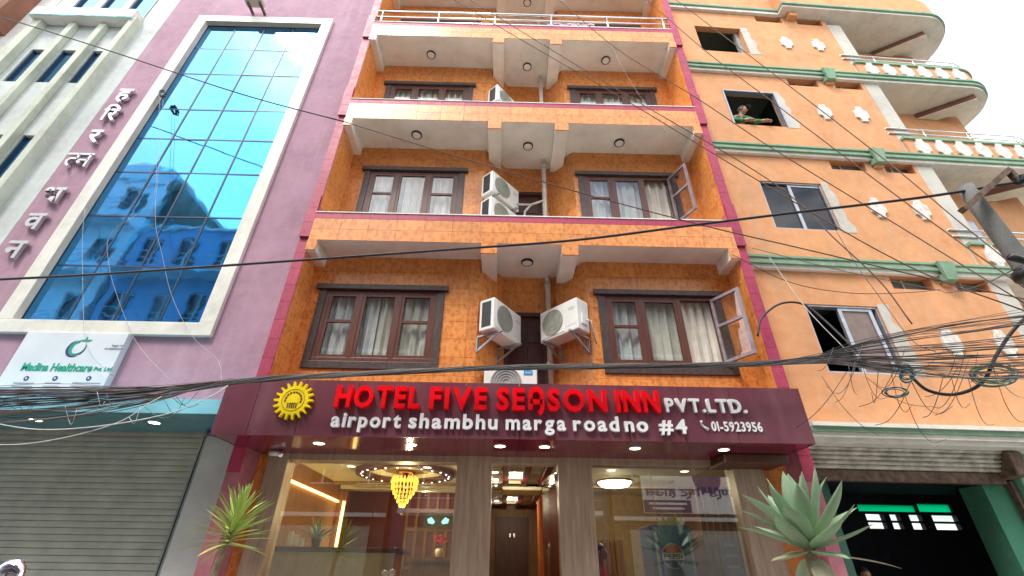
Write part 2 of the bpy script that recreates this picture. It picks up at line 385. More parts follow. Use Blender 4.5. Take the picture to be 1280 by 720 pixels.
def copy_tree(o, parent=None):
    c = o.copy(); COL.objects.link(c); c.parent = parent
    WORLD[c.name] = WORLD[o.name]
    for ch in list(o.children): copy_tree(ch, c)
    return c
def holes_cells(u0, u1, z0, z1, holes):
    us = sorted({u0, u1, *[h[0] for h in holes], *[h[1] for h in holes]}); zs = sorted({z0, z1, *[h[2] for h in holes], *[h[3] for h in holes]})
    us = [u for u in us if u0 <= u <= u1]; zs = [z for z in zs if z0 <= z <= z1]; out = []
    for j in range(len(zs) - 1):
        run = None
        for i in range(len(us) - 1):
            cu, cz = (us[i] + us[i + 1]) / 2, (zs[j] + zs[j + 1]) / 2
            inside = any(h[0] < cu < h[1] and h[2] < cz < h[3] for h in holes)
            if not inside:
                if run: run[1] = us[i + 1]
                else: run = [us[i], us[i + 1], zs[j], zs[j + 1]]
            if inside and run: out.append(run); run = None
        if run: out.append(run)
    return out
def text_mesh(s, size=1, extrude=.02, off=0, res=3, bevel=0):
    c = bpy.data.curves.new('t', 'FONT'); c.body = s; c.size = size; c.extrude = extrude; c.offset = off; c.resolution_u = res; c.bevel_depth = bevel
    o = bpy.data.objects.new('t', c); COL.objects.link(o)
    me = bpy.data.meshes.new_from_object(o.evaluated_get(bpy.context.evaluated_depsgraph_get()))
    bpy.data.objects.remove(o); bpy.data.curves.remove(c); return me
def bounds(me):
    xs = [v.co.x for v in me.vertices]; ys = [v.co.y for v in me.vertices]
    return min(xs), max(xs), min(ys), max(ys)
STAND = Matrix.Rotation(R(90), 4, 'X')           # text plane xy -> xz, face towards -y
def flat_text(s, parent, x0, x1, y, zb, h, mat, name, extrude=.0015, off=0, face=1, split=False, ref='H'):
    """a line of writing on a wall: fits x0..x1, cap height h, baseline zb; face=-1 looks to +y"""
    key = bounds(text_mesh(ref, 1, .01, off)); sc = h / (key[3] - key[2])
    if not split:
        me = text_mesh(s, 1, .01, off); b = bounds(me); sx = (x1 - x0) / (b[1] - b[0])
        for v in me.vertices: v.co = ((v.co.x - b[0]) * sx, v.co.y * sc, v.co.z / .01 * extrude)
        me.materials.append(M[mat])
        mw = Matrix.Translation((x0 if face == 1 else x1, y, zb)) @ (I4 if face == 1 else Matrix.Rotation(math.pi, 4, 'Z')) @ STAND
        return link(name, me, parent, WORLD[parent.name].inverted() @ mw)
    glyphs = []; xx = 0
    for ch in s:
        if ch == ' ': xx += .26; continue
        me = ch_custom(ch) if ch in CUSTOM else text_mesh(ch, 1, .01, off)
        b = bounds(me); glyphs.append((me, b, xx)); xx += b[1] - b[0] + .13
    tot = xx - .13; sx = (x1 - x0) / tot
    for me, b, gx in glyphs:
        for v in me.vertices: v.co = ((v.co.x - b[0]) * sx, v.co.y * sc, v.co.z / .01 * extrude)
        me.materials.append(M[mat])
        link(name, me, parent, WORLD[parent.name].inverted() @ Matrix.Translation((x0 + gx * sx, y, zb)) @ STAND)
CUSTOM = {'Ą'}
def stroke_mesh(lines, wd, dep):
    """letter made of thick strokes (xy polylines)"""
    mb = MB()
    for ln in lines:
        n = len(ln); Lp = []; Rp = []
        for i in range(n):
            a = Vector(ln[max(i - 1, 0)]); b = Vector(ln[min(i + 1, n - 1)]); t = (b - a).normalized(); nn = Vector((-t.y, t.x)); p = Vector(ln[i])
            Lp.append(p + nn * wd / 2); Rp.append(p - nn * wd / 2)
        for i in range(n - 1):
            q = [Rp[i], Rp[i + 1], Lp[i + 1], Lp[i]]
            mb.hexa([(a.x, a.y, -dep) for a in q] + [(a.x, a.y, dep) for a in q])
    me = bpy.data.meshes.new('letter'); me.from_pydata(mb.v, [], mb.f); return me
def ch_custom(ch):   # the round-shouldered A whose right leg hooks below the line
    arc = [(.27 - .22 * math.cos(a), .45 + .24 * math.sin(a)) for a in [math.pi * k / 10 for k in range(11)]]
    return stroke_mesh([[(.05, 0), (.05, .45)] + arc[1:] + [(.49, .05), (.44, -.06), (.36, -.13)], [(.05, .26), (.49, .26)]], .16, .01)

# ================================================================== SETTING
GZ = 0.25     # street level (the camera is held 1.35 m above it)
def struct(name, mb, mat):
    o = mb.build(name, mat); o['kind'] = 'structure'; o['label'] = name.replace('_', ' '); return o
struct('ground', MB().box(-150, 150, -150, 150, GZ - .5, GZ - .12), 'asphalt')
struct('far_pavement', MB().box(-60, 60, -4.5, -3.0, GZ - .12, GZ), 'paving')
struct('road', MB().box(-150, 150, -2.99, 3.39, GZ - .119, GZ - .1), 'asphalt')
struct('pavement', MB().box(-60, 60, 3.4, 6.4, GZ - .12, GZ), 'paving')

# ================================================================== HOTEL
hotel = thing('hotel_building', 'orange tiled hotel with stacked balconies and glass lobby front', 'building', (.27, 6.4, GZ))
XL, XR, FW, YF = -3.38, 3.92, .17, 6.0
XI, XJ = XL + FW, XR - FW
tilecache = {}
count = {}
def tiles(parent, p0, p1, z0, z1, tw, th, mat, name, holes=(), objs=True, thick=.007, zstart=None, ustart=0.0, stuff=None):
    """lay tiles on the wall p0->p1 (outward side on the right hand), each tile an object"""
    p0 = Vector((*p0, 0)); p1 = Vector((*p1, 0)); d = p1 - p0; Lw = d.length; d.normalize()
    ang = math.atan2(d.y, d.x); base = Matrix.Translation(p0) @ Matrix.Rotation(ang, 4, 'Z'); inv = WORLD[parent.name].inverted()
    g = .0025; z = z0 if zstart is None else zstart
    while z < z1 - .01:
        u = ustart
        while u < Lw - .01:
            a0, a1, b0, b1 = max(u, 0), min(u + tw, Lw), max(z, z0), min(z + th, z1)
            if a1 - a0 > .015 and b1 - b0 > .015:
                hs = [h for h in holes if h[0] < a1 and h[1] > a0 and h[2] < b1 and h[3] > b0]
                cells = holes_cells(a0, a1, b0, b1, [(max(h[0], a0), min(h[1], a1), max(h[2], b0), min(h[3], b1)) for h in hs]) if hs else [[a0, a1, b0, b1]]
                if cells:
                    if objs and not hs:
                        key = (name, mat, round(a1 - a0, 4), round(b1 - b0, 4))
                        if key not in tilecache: tilecache[key] = MB().box(g, a1 - a0 - g, -thick, 0, g, b1 - b0 - g).mesh(name, mat)
                        link(name, tilecache[key], parent, inv @ base @ Matrix.Translation((a0, 0, b0)))
                    else:
                        mb = MB()
                        for c in cells: mb.box(c[0] - a0 + g, c[1] - a0 - g, -thick, 0, c[2] - b0 + g, c[3] - b0 - g)
                        if objs: link(name, mb.mesh(name, mat), parent, inv @ base @ Matrix.Translation((a0, 0, b0)))
                        else:
                            X = base @ Matrix.Translation((a0, 0, b0)); stuff.add([X @ Vector(v) for v in mb.v], mb.f)
            u += tw
        z += th
def wallpiece(mb, p0, p1, z0, z1, holes=(), t=.12):
    p0 = Vector((*p0, 0)); p1 = Vector((*p1, 0)); d = p1 - p0; Lw = d.length; d.normalize(); X = Matrix.Translation(p0) @ Matrix.Rotation(math.atan2(d.y, d.x), 4, 'Z')
    for c in holes_cells(0, Lw, z0, z1, list(holes)):
        b = MB().box(c[0], c[1], 0, t, c[2], c[3]); mb.add([X @ Vector(v) for v in b.v], b.f)

# storeys: z floor, z soffit, back wall Y, recess Y, recess corner xs, windows (x0,x1,ztop,zbot), recess door
ST = [dict(z0=2.95, z1=6.15, yb=6.50, yc=7.05, xa=(-.45, -.08, .83, 1.33), win=((-3.02, -1.00), (1.49, 3.51)), zt=5.57, zb=4.13, zl=3.3, door=(-.02, .72, 5.43)),
      dict(z0=6.17, z1=9.12, yb=6.76, yc=7.25, xa=(-.50, -.06, .84, 1.32), win=((-2.88, -.88), (1.40, 3.38)), zt=8.53, zb=7.05, zl=6.9, door=(-.0, .74, 8.43)),
      dict(z0=9.14, z1=12.03, yb=6.80, yc=7.28, xa=(-.48, -.06, .84, 1.25), win=((-2.89, -.87), (1.39, 3.38)), zt=11.36, zb=9.9, zl=9.7, door=(-.0, .74, 11.2)),
      dict(z0=12.05, z1=14.85, yb=6.85, yc=7.3, xa=(-.48, -.06, .84, 1.25), win=((-2.89, -.87), (1.39, 3.38)), zt=14.1, zb=12.7, zl=12.4, door=(-.0, .74, 14.0))]
stuff = MB()
winpos = []
for k, s in enumerate(ST):
    yb, yc = s['yb'], s['yc']; a, b, c, d_ = s['xa']; z0, z1 = s['z0'], s['z1']
    wl = [(w0, w1, s['zb'], s['zt']) for w0, w1 in s['win']]
    core = MB()
    segs = [((XI, YF + .06), (XI, yb), []), ((XI, yb), (a, yb), [(w[0] - XI + .06, w[1] - XI - .06, w[2] + .06, w[3] - .06) for w in wl[:1]]), ((a, yb), (b, yc), []),
            ((b, yc), (c, yc), [(s['door'][0] - b, s['door'][1] - b, z0, s['door'][2])]), ((c, yc), (d_, yb), []),
            ((d_, yb), (XJ, yb), [(w[0] - d_ + .06, w[1] - d_ - .06, w[2] + .06, w[3] - .06) for w in wl[1:]]), ((XJ, yb), (XJ, YF + .06), [])]
    for i, (p0, p1, hs) in enumerate(segs):
        if i in (0, 6): continue
        wallpiece(core, p0, p1, z0, z1, hs)
    wall = core.build('balcony_wall', 'grout', hotel)
    for i, (p0, p1, hs) in enumerate(segs):
        ob = (k < 2)
        zlo = s['zl'] if k else 3.55
        tiles(wall, p0, p1, zlo, z1, .45, .30, 'tile', 'wall_tile', hs, ob, zstart=z1 - math.ceil((z1 - zlo) / .3) * .3, ustart=-(.1 * i % .45), stuff=stuff)
if stuff.v: stuff.build('upper_storey_tiles', 'tile', hotel, kind='stuff')

# fins / pilasters: orange inner side is tiled above; red tiled front edge
for x0, x1 in ((XL, XI), (XJ, XR)):
    fin = MB().box(x0, x1, YF + .06, 7.4, GZ, 17).build('pilaster', 'redgrout', hotel)
    z = 2.6
    while z < 14.6:
        # at each balcony a block stands proud of the pilaster
        proud = any(p0 - .02 < z + .15 < p1 + .28 for p0, p1 in ((6.13, 6.7), (9.1, 9.68), (11.97, 12.5)))
        key = ('pt', proud)
        if key not in tilecache: tilecache[key] = MB().box(.002, FW - .002, -.055 if proud else -.012, 0, .002, .298).mesh('pilaster_tile', 'redtile')
        link('pilaster_tile', tilecache[key], fin, Matrix.Translation((x0, YF + .06, z)))
        z += .30

# slabs, soffits, beams, parapets
PAR = [(6.13, 6.70, 0), (9.10, 9.68, 1), (11.97, 12.50, 2), (14.80, 15.40, 3)]
for p0, p1, k in PAR:
    s = ST[k]; a, b, c, d_ = s['xa']; zs = s['z1']
    slab = MB().prism([(XI, YF + .05), (XJ, YF + .05), (XJ, s['yb'] + .1), (d_, s['yb'] + .1), (c, s['yc'] + .1), (b, s['yc'] + .1), (a, s['yb'] + .1), (XI, s['yb'] + .1)], zs, zs + .12)
    slab.build('balcony_slab', 'soffit', hotel)
    zb = {0: 5.93, 1: 8.90, 2: 11.79, 3: 14.62}[k]
    for x0, x1, yend in ((-.42, -.17, s['yb'] + .35), (.88, 1.14, s['yb'] + .35), (XI, XI + .15, s['yb']), (XJ - .15, XJ, s['yb'])):
        bm = MB().box(x0, x1, YF + .02, yend, zb, zs - .002).build('balcony_beam', 'soffit', hotel)
        if True:
            MB().box(x0 - .004, x1 + .004, YF - .004, YF + .018, zb, p0 - .004).build('beam_end_tile', 'tile', bm)
    par = MB().box(XI, XJ, YF + .008, YF + .12, p0, p1 - .003).build('balcony_parapet', 'soffit', hotel)
    tiles(par, (XI, YF + .007), (XJ, YF + .007), p0, p1 - .125, .46, (p1 - .125 - p0) / 2, 'tile', 'parapet_tile', objs=(k < 3), stuff=stuff if k < 3 else MB())
    tiles(par, (XI, YF + .007), (XJ, YF + .007), p1 - .125, p1 - .004, .46, .121, 'redtile', 'parapet_cap_tile', objs=(k < 3), stuff=MB())
    MB().box(XI, XJ, YF - .012, YF + .14, p1, p1 + .018).build('coping', 'soffit', par)
# roof above
MB().box(XL, XR, YF, 14, 17.0, 17.2).build('roof', 'cement', hotel)
# side and rear walls closing the building
MB().box(XL, XL + .15, 7.41, 14, GZ, 17).box(XR - .15, XR, 7.41, 14, GZ, 17).box(XL, XR, 14, 14.15, GZ, 17).build('rear_wall', 'cement', hotel)
for k, s in enumerate(ST):     # rooms behind the windows: floor slab and back wall
    MB().box(XI + .01, XJ - .01, s['yc'] + .25, 9.2, s['z1'] + .01, s['z1'] + .1).box(XI + .01, XJ - .01, 9.2, 9.3, s['z0'], s['z1']).build('room_shell', 'intwall', hotel)

# windows
def hotel_window(k, side, x0, x1, zt, zb, yb, opened):
    lab = ['first', 'second', 'third', 'top'][k]
    sur = MB(); sw = .115
    sur.box(x0 - .06, x1 + .06, yb - .075, yb + .02, zt - .09, zt)                           # lintel cap
    sur.box(x0, x0 + sw, yb - .035, yb + .03, zb + sw, zt - .09).box(x1 - sw, x1, yb - .035, yb + .03, zb + sw, zt - .09).box(x0, x1, yb - .035, yb + .03, zb, zb + sw)
    win = MB(); a0, a1, c0, c1 = x0 + sw, x1 - sw, zb + sw, zt - .09
    fy0, fy1 = yb - .02, yb + .06; fw = .065
    W = a1 - a0; m1, m2 = a0 + W * .315, a0 + W * .665
    win.box(a0, a1, fy0, fy1, c1 - fw, c1).box(a0, a1, fy0, fy1, c0, c0 + fw).box(a0, a0 + fw, fy0, fy1, c0 + fw, c1 - fw).box(a1 - fw, a1, fy0, fy1, c0 + fw, c1 - fw)
    for mx_ in (m1, m2): win.box(mx_ - .035, mx_ + .035, fy0 - .003, fy1, c0 + fw, c1 - fw)
    wo = win.build('window', 'frame', hotel, bevel=.004)
    so = sur.build('surround', 'surround', wo, bevel=.004)
    zm = c0 + (c1 - c0) * .55
    bays = [(a0 + fw, m1 - .035), (m1 + .035, m2 - .035), (m2 + .035, a1 - fw)]
    def sash(u0, u1, trans):
        mb = MB(); sf = .045
        mb.box(u0, u1, -.022, .022, c1 - fw - sf, c1 - fw).box(u0, u1, -.022, .022, c0 + fw, c0 + fw + sf)
        mb.box(u0, u0 + sf, -.022, .022, c0 + fw + sf, c1 - fw - sf).box(u1 - sf, u1, -.022, .022, c0 + fw + sf, c1 - fw - sf)
        if trans: mb.box(u0 + sf, u1 - sf, -.02, .02, zm - .022, zm + .022)
        gl = MB().box(u0 + sf, u1 - sf, -.004, .004, c0 + fw + sf, c1 - fw - sf); return mb, gl
    for i, (u0, u1) in enumerate(bays):
        op = opened and i == 2
        mb, gl = sash(0, u1 - u0, i != 1)
        if op:
            X = Matrix.Translation((u1, fy0 - .01, 0)) @ Matrix.Rotation(R(-58 if k == 0 else -66), 4, 'Z')
            lb = 'window sash swung open outwards'
        else: X = Matrix.Translation((u0, (fy0 + fy1) / 2 - .012, 0)); lb = None
        me = mb.mesh('sash', 'alumwood' if op else 'frame')
        sh = link('sash', me, wo, X)
        if lb: sh['label'] = lb
        g = link('pane', gl.mesh('pane', 'glass'), wo, X)
    # curtains behind the panes
    rnd = random.Random(k * 7 + side)
    place = ['nearer the purple building', 'nearer the orange building'][side]
    for j, (u0, u1, mt) in enumerate(((a0, m1 + (.1 if side else .3), 'curtain2'), (m1 + (.1 if side else .3), a1, 'curtain'))):
        ph = [rnd.uniform(0, 6.28) for _ in range(3)]; nf = rnd.uniform(16, 20)
        def fn(u, v, u0=u0, u1=u1, ph=ph, nf=nf):
            x = u0 + (u1 - u0) * u
            y = yb + .115 + .028 * math.sin(x * nf * 2.2 + ph[0] + .5 * math.sin(v * 3 + ph[1])) + .014 * math.sin(x * nf * 4.7 + ph[2])
            return (x, y, c0 - .05 + (c1 - c0 + .08) * v)
        o = MB().grid(fn, 70, 6).build('curtain', mt, None, True)
        tag(o, '%s curtain, %s half of the %s-floor window %s' % ('pale grey' if mt == 'curtain2' else 'cream', ['left', 'right'][j], lab, place), 'curtain', 'hotel window curtains')
M['alumwood'] = simple('weathered_sash_paint', (.30, .25, .28), .4, 0, .2)
for k, s in enumerate(ST):
    for side in (0, 1):
        x0, x1 = s['win'][side]
        hotel_window(k, side, x0, x1, s['zt'], s['zb'], s['yb'], side == 1 and k in (0, 1))
    dx0, dx1, dz = s['door']; y = s['yc']; zf = s['z0']
    dr = MB().box(dx0, dx0 + .07, y - .02, y + .08, zf, dz - .07).box(dx1 - .07, dx1, y - .02, y + .08, zf, dz - .07).box(dx0, dx1, y - .02, y + .08, dz - .07, dz).build('balcony_door', 'wooddark', hotel)
    MB().box(dx0 + .07, dx1 - .07, y + .03, y + .07, zf, dz - .07).build('door_leaf', 'door', dr)
    for i in range(2):
        for j in range(4):
            xx = dx0 + .12 + i * .27; zz = dz - .17 - j * .5
            MB().box(xx, xx + .21, y + .016, y + .03, zz - .38, zz).build('door_panel', 'door', dr, bevel=.008)

# top balcony steel railing
rail = thing('balcony_railing', 'tubular steel railing on the topmost hotel parapet', 'railing', (0, YF + .06, 12.52))
for i, z in enumerate((12.62, 12.83, 13.07)):
    MB().tube([(XI, YF + .06, z), (XJ, YF + .06, z)], .022 if i < 2 else .028, 8).build('rail', 'steel', rail, True)
for i in range(6):
    x = XI + .12 + i * (XJ - XI - .24) / 5
    MB().tube([(x, YF + .06, 12.515), (x, YF + .06, 13.05)], .024, 8).build('post', 'steel', rail, True)
tag(MB().grid(lambda u, v: (.85 + 1.15 * u, YF + .13 + .015 * math.sin(u * 20), 12.56 + .36 * v), 30, 4).build('hung_cloth', 'checkcloth', None, True), 'pale blue and red chequered cloth hung behind the top railing', 'cloth')

for i, (xa_, xb_) in enumerate(((-2.0, -.55), (1.95, 3.35))):
    rk = thing('drying_rack', '%s white folding clothes rack behind the top railing' % ['left', 'right'][i], 'clothes rack', ((xa_ + xb_) / 2, 6.35, 12.2), group='clothes racks')
    for x in (xa_, xb_): MB().tube([(x - .28, 6.25, 12.16), (x, 6.35, 13.12), (x + .06, 6.45, 12.16)], .018, 8).tube([(x - .2, 6.28, 12.66), (x + .03, 6.4, 12.62)], .014, 8).build('leg_frame', 'white', rk, True)
    for z, y in ((13.10, 6.35), (12.8, 6.31), (12.8, 6.39)): MB().tube([(xa_, y, z), (xb_, y, z)], .010, 6).build('bar', 'white', rk, True)

# round ceiling lamps under the balconies
def lamp_proto():
    o = MB().lathe([(.105, 0), (.105, -.03), (.088, -.042), (.086, -.03)], n=24).build('ceiling_lamp', 'black', None, True)
    MB().lathe([(.084, -.001), (.084, -.034), (.05, -.042), (.001, -.044)], n=24).build('diffuser', 'lampdisc', o)
    return o
lp = lamp_proto(); first = True
for px, py, z, where in ((659, 327, 6.15, 'under the lowest balcony, in the middle bay'), (521, 168, 9.12, 'under the second balcony, left bay'), (660, 182, 9.12, 'under the second balcony, middle bay'),
                         (774, 178, 9.12, 'under the second balcony, right bay'), (539, 68, 12.03, 'under the third balcony, left bay'), (659, 83, 12.03, 'under the third balcony, middle bay'),
                         (757, 75, 12.03, 'under the third balcony, right bay'), (659, 3, 14.85, 'under the topmost balcony, at the upper picture edge')):
    o = lp if first else copy_tree(lp); first = False
    q = atZ(px, py, z); q.y = min(q.y, 6.95); o.location = q
    tag(o, 'round black rimmed lamp ' + where, 'lamp', 'round lamps under the balconies')

# drain pipe in the recess
pp = thing('drain_pipe', 'cream plastic drain pipe rising through the hotel balcony recess', 'pipe', (.73, 6.98, 3))
MB().tube([(.73, 6.98, 3.0), (.73, 6.98, 14.8)], .045, 12).build('pipe', 'pvc', pp, True)
for z in (4.4, 5.9, 7.2, 8.9, 10.4, 11.8): MB().lathe([(.056, z), (.056, z + .1)], (.73, 6.98, 0), 12).build('coupling', 'pvc', pp, True)
br = MB().tube([(.7, 6.96, 7.95), (.45, 6.95, 7.82), (.12, 6.9, 7.78)], .022, 8).tube([(.45, 6.95, 7.82), (.33, 6.93, 7.62), (.3, 6.9, 7.3)], .022, 8).build('branch_pipe', 'pvc', pp, True)

# ------------------------------------------------------------------ air conditioners
def ac_proto():
    root = thing('air_conditioner', '', 'air conditioner')
    w_, h_, d_ = .78, .54, .28
    ca = MB().box(-w_ / 2, w_ / 2, -d_, 0, 0, h_).build('casing', 'acwhite', root, bevel=.018)
    cx, cz, rr = -.11, h_ / 2, .215
    MB().box(cx - .235, cx + .235, -d_ - .008, -d_ + .01, .035, h_ - .035).build('grille_panel', 'acwhite', ca, bevel=.02)
    MB().lathe([(rr, -d_ - .0085), (rr, -d_ - .012)], (cx, 0, cz), 28, 'y').build('fan_opening', 'acgrille', ca)
    gm = MB()
    for i in range(17):
        x = cx - .205 + i * .0256
        hh = math.sqrt(max(.0004, rr * rr - (x - cx) ** 2)); gm.box(x - .003, x + .003, -d_ - .022, -d_ - .013, cz - hh, cz + hh)
    for q in (.07, .14, .212):
        gm.tube([(cx + q * math.cos(t * math.pi / 12), -d_ - .018, cz + q * math.sin(t * math.pi / 12)) for t in range(25)], .0035, 4, False)
    gm.build('fan_grille', 'acgrille', ca)
    MB().box(w_ / 2 - .25, w_ / 2 - .03, -d_ - .004, -d_ + .002, .1, h_ - .06).build('front_panel', 'acwhite', ca, bevel=.006)
    for i in range(2): MB().box(w_ / 2 - .17, w_ / 2 - .06, -d_ - .006, -d_ - .003, h_ - .15 - i * .03, h_ - .14 - i * .03).build('badge', 'bgrey', ca)
    MB().box(-w_ / 2 - .004, -w_ / 2 + .002, -d_ + .06, -.05, .06, h_ - .05).build('side_grille', 'black', ca)
    MB().box(w_ / 2 - .002, w_ / 2 + .025, -d_ + .08, -.06, .1, .28).build('valve_cover', 'acwhite', ca, bevel=.008)
    MB().tube([(w_ / 2 + .02, -.1, .2), (w_ / 2 + .09, -.08, .16), (w_ / 2 + .07, -.02, .0), (w_ / 2 + .03, .1, -.15)], .012, 6).build('pipe', 'cablewhite', ca, True)
    br_ = MB()
    for x in (-.27, .27): br_.box(x - .02, x + .02, -.36, .10, -.03, -.002).box(x - .02, x + .02, .09, .11, -.26, -.03); br_.hexa([(x - .012, .09, -.26), (x + .012, .09, -.26), (x + .012, .09, -.22), (x - .012, .09, -.22), (x - .012, -.30, -.03), (x + .012, -.30, -.03), (x + .012, -.26, -.03), (x - .012, -.26, -.03)])
    bo = br_.build('bracket', 'alum', root); bo['label'] = 'pair of steel wall brackets'
    return root
acp0 = ac_proto(); acn = 0
def place_ac(loc, rz, label, nobracket=False):
    global acn
    o = acp0 if acn == 0 else copy_tree(acp0); acn += 1
    o.matrix_world = Matrix.Translation(loc) @ Matrix.Rotation(rz, 4, 'Z'); WORLD[o.name] = o.matrix_world.copy()
    tag(o, label, 'air conditioner', 'outdoor air conditioner units'); return o
# angled walls: outward normals; unit faces -y locally
def on_wall(p0, p1, t, z, off):
    p0 = Vector(p0); p1 = Vector(p1); d = (p1 - p0).normalized(); n = Vector((d.y, -d.x)); q = p0 + (p1 - p0) * t + n * off
    return (q.x, q.y, z), math.atan2(d.y, d.x)
s = ST[0]; wl = ((s['xa'][0], s['yb']), (s['xa'][1], s['yc'])); wr = ((s['xa'][2], s['yc']), (s['xa'][3], s['yb']))
l, a = on_wall(*wl, .42, 4.70, .12); place_ac(l, a, 'white air conditioner on the angled wall left of the lowest balcony door')
l, a = on_wall(*wr, .58, 4.72, .12); place_ac(l, a, 'white air conditioner on the angled wall right of the lowest balcony door')
s = ST[1]; wl = ((s['xa'][0], s['yb']), (s['xa'][1], s['yc']))
l, a = on_wall(*wl, .35, 7.63, .12); place_ac(l, a, 'white air conditioner left of the second-floor recess, upper of the two')
l, a = on_wall(*wl, .35, 6.98, .12); place_ac(l, a, 'white air conditioner left of the second-floor recess, half hidden under another')
s = ST[2]; wl = ((s['xa'][0], s['yb']), (s['xa'][1], s['yc']))
l, a = on_wall(*wl, .35, 10.35, .12); place_ac(l, a, 'white air conditioner behind the third-floor parapet')
# the large unit behind the sign
ma = thing('air_conditioner', 'large white air conditioner with round fan just behind the hotel sign top', 'air conditioner', (.1, 6.5, 3.56), group='outdoor air conditioner units')
ca = MB().box(-.30, .47, 6.36, 6.64, 3.6, 4.16).build('casing', 'acwhite', ma, bevel=.015)
gm = MB()
for q in (.05, .09, .13, .17, .21): gm.tube([(.02 + q * math.cos(t * math.pi / 16), 6.345, 3.92 + q * math.sin(t * math.pi / 16)) for t in range(33)], .006, 5, False)
gm.build('fan_grille', 'bgrey', ca); MB().lathe([(.225, 6.358), (.225, 6.352)], (.02, 0, 3.92), 32, 'y').build('fan_opening', 'acgrille', ca)
bd = MB().box(.275, .40, 6.352, 6.359, 4.04, 4.105).build('badge', 'midea', ca)
flat_text('Midea', ca, .295, .385, 6.3515, 4.06, .022, 'whiteletter', 'badge_text', .001)
MB().box(-.3, -.22, 6.4, 6.6, 3.5, 3.6).box(.38, .46, 6.4, 6.6, 3.5, 3.6).build('foot', 'black', ma)

# ------------------------------------------------------------------ sign canopy
SY, SZ0, SZ1, SX0, SX1 = 5.40, 2.895, 3.555, -3.33, 3.60
sign = thing('hotel_sign', 'long maroon fascia sign with red and white raised letters above the lobby', 'sign', (.13, 5.9, SZ0))
MB().box(SX0 + .03, SX1 - .03, SY + .02, 6.46, SZ0 + .02, SZ1 - .03).build('box', 'maroongloss', sign)
ed = [SX0, -2.93, -2.38, -1.75, -1.10, -.46, .18, .82, 1.46, 2.10, 2.72, SX1]
for a0, a1 in zip(ed, ed[1:]): MB().box(a0 + .003, a1 - .003, SY, SY + .02, SZ0, SZ1).build('panel', 'maroon', sign)
MB().box(SX0, SX0 + .02, SY + .021, 6.46, SZ0, SZ1).build('panel', 'maroon', sign); MB().box(SX1 - .02, SX1, SY + .021, 6.46, SZ0, SZ1).build('panel', 'maroon', sign)
for a0, a1 in zip(ed[::2], ed[2::2] + [SX1]):
    if a1 > a0: MB().box(a0 + .024 if a0 == SX0 else a0 + .003, a1 - .024 if a1 == SX1 else a1 - .003, SY + .022, 6.46, SZ0 + .002, SZ0 + .018).build('soffit_panel', 'maroongloss', sign)
MB().box(2.75, SX1 - .05, 5.95, 6.44, SZ0 - .11, SZ0).build('under_box', 'wooddark', sign, bevel=.01)
def sx(px, py): return atY(px, py, SY).x
LD = .035
for wd, a, b in (('HOTEL', 421, 526), ('FIVE', 538, 609), ('SEĄSON', 621, 757), ('INN', 768, 822)):
    flat_text(wd, sign, sx(a, 500), sx(b, 500), SY - LD, 3.222, .265, 'redletter', 'red_letter', LD, .034, 1, True)
for wd, a, b in (('airport', 414, 501), ('shambhu', 511, 622), ('marga', 632, 707), ('road', 716, 773), ('no', 780, 809), ('#4', 823, 857)):
    flat_text(wd, sign, sx(a, 533), sx(b, 533), SY - .02, 2.998 if wd != '#4' else 2.985, .172 if wd != '#4' else .165, 'whiteletter', 'white_letter', .02, .030, 1, True)
flat_text('PVT.LTD.', sign, sx(831, 508), sx(931, 508), SY - .02, 3.238, .165, 'whiteletter', 'white_letter', .02, .034, 1, True)
flat_text('01-5923956', sign, sx(889, 534), sx(952, 534), SY - .008, 3.022, .112, 'whiteletter', 'white_letter', .008, .022, 1, True)
hx = sx(881, 533)
MB().tube([(hx - .035, SY - .01, 3.135), (hx - .04, SY - .01, 3.10), (hx - .015, SY - .01, 3.065), (hx + .03, SY - .01, 3.035)], [.02, .012, .012, .02], 8).build('telephone_symbol', 'whiteletter', sign, True)
# gear emblem
ge = thing('sun_emblem', 'yellow cog shaped emblem on the left of the maroon sign', 'emblem', (-2.47, SY - .03, 3.29))
gx, gz = -2.47, 3.29; N = 18; poly = []
for i in range(N):
    a0 = 2 * math.pi * i / N
    for da, r in ((-.095, .170), (-.04, .228), (.04, .228), (.095, .170)): poly.append((gx + r * math.cos(a0 + da), gz + r * math.sin(a0 + da)))
gw = MB().plate(poly, SY - .05, SY - .004).build('cog', 'yellow', ge)
def ringplate(r0, r1, y, a0=0, a1=360, n=28):
    mb = MB()
    for i in range(n):
        t0, t1 = R(a0 + (a1 - a0) * i / n), R(a0 + (a1 - a0) * (i + 1) / n)
        q = [(gx + r * math.cos(t), gz + r * math.sin(t)) for r, t in ((r0, t0), (r1, t0), (r1, t1), (r0, t1))]
        mb.plate(q, y - .003, y)
    return mb
for i in range(10): ringplate(.083, .102, SY - .0505, -20 + i * 22, -4 + i * 22, 3).build('arc_mark', 'wooddark', gw)
ringplate(.128, .131, SY - .0505).build('ring_line', 'gold', gw)
for i in range(5): MB().box(gx - .055 + i * .024, gx - .042 + i * .024, SY - .054, SY - .0505, gz - .095, gz - .05 + .012 * (2 - abs(i - 2))).build('gate_mark', 'wooddark', gw)
MB().plate([(gx - .07, gz - .035), (gx + .07, gz - .035), (gx + .06, gz + .02), (gx + .02, gz + .06), (gx - .025, gz + .055), (gx - .06, gz + .02)], SY - .056, SY - .0505).build('arch_mark', 'yellow', gw)
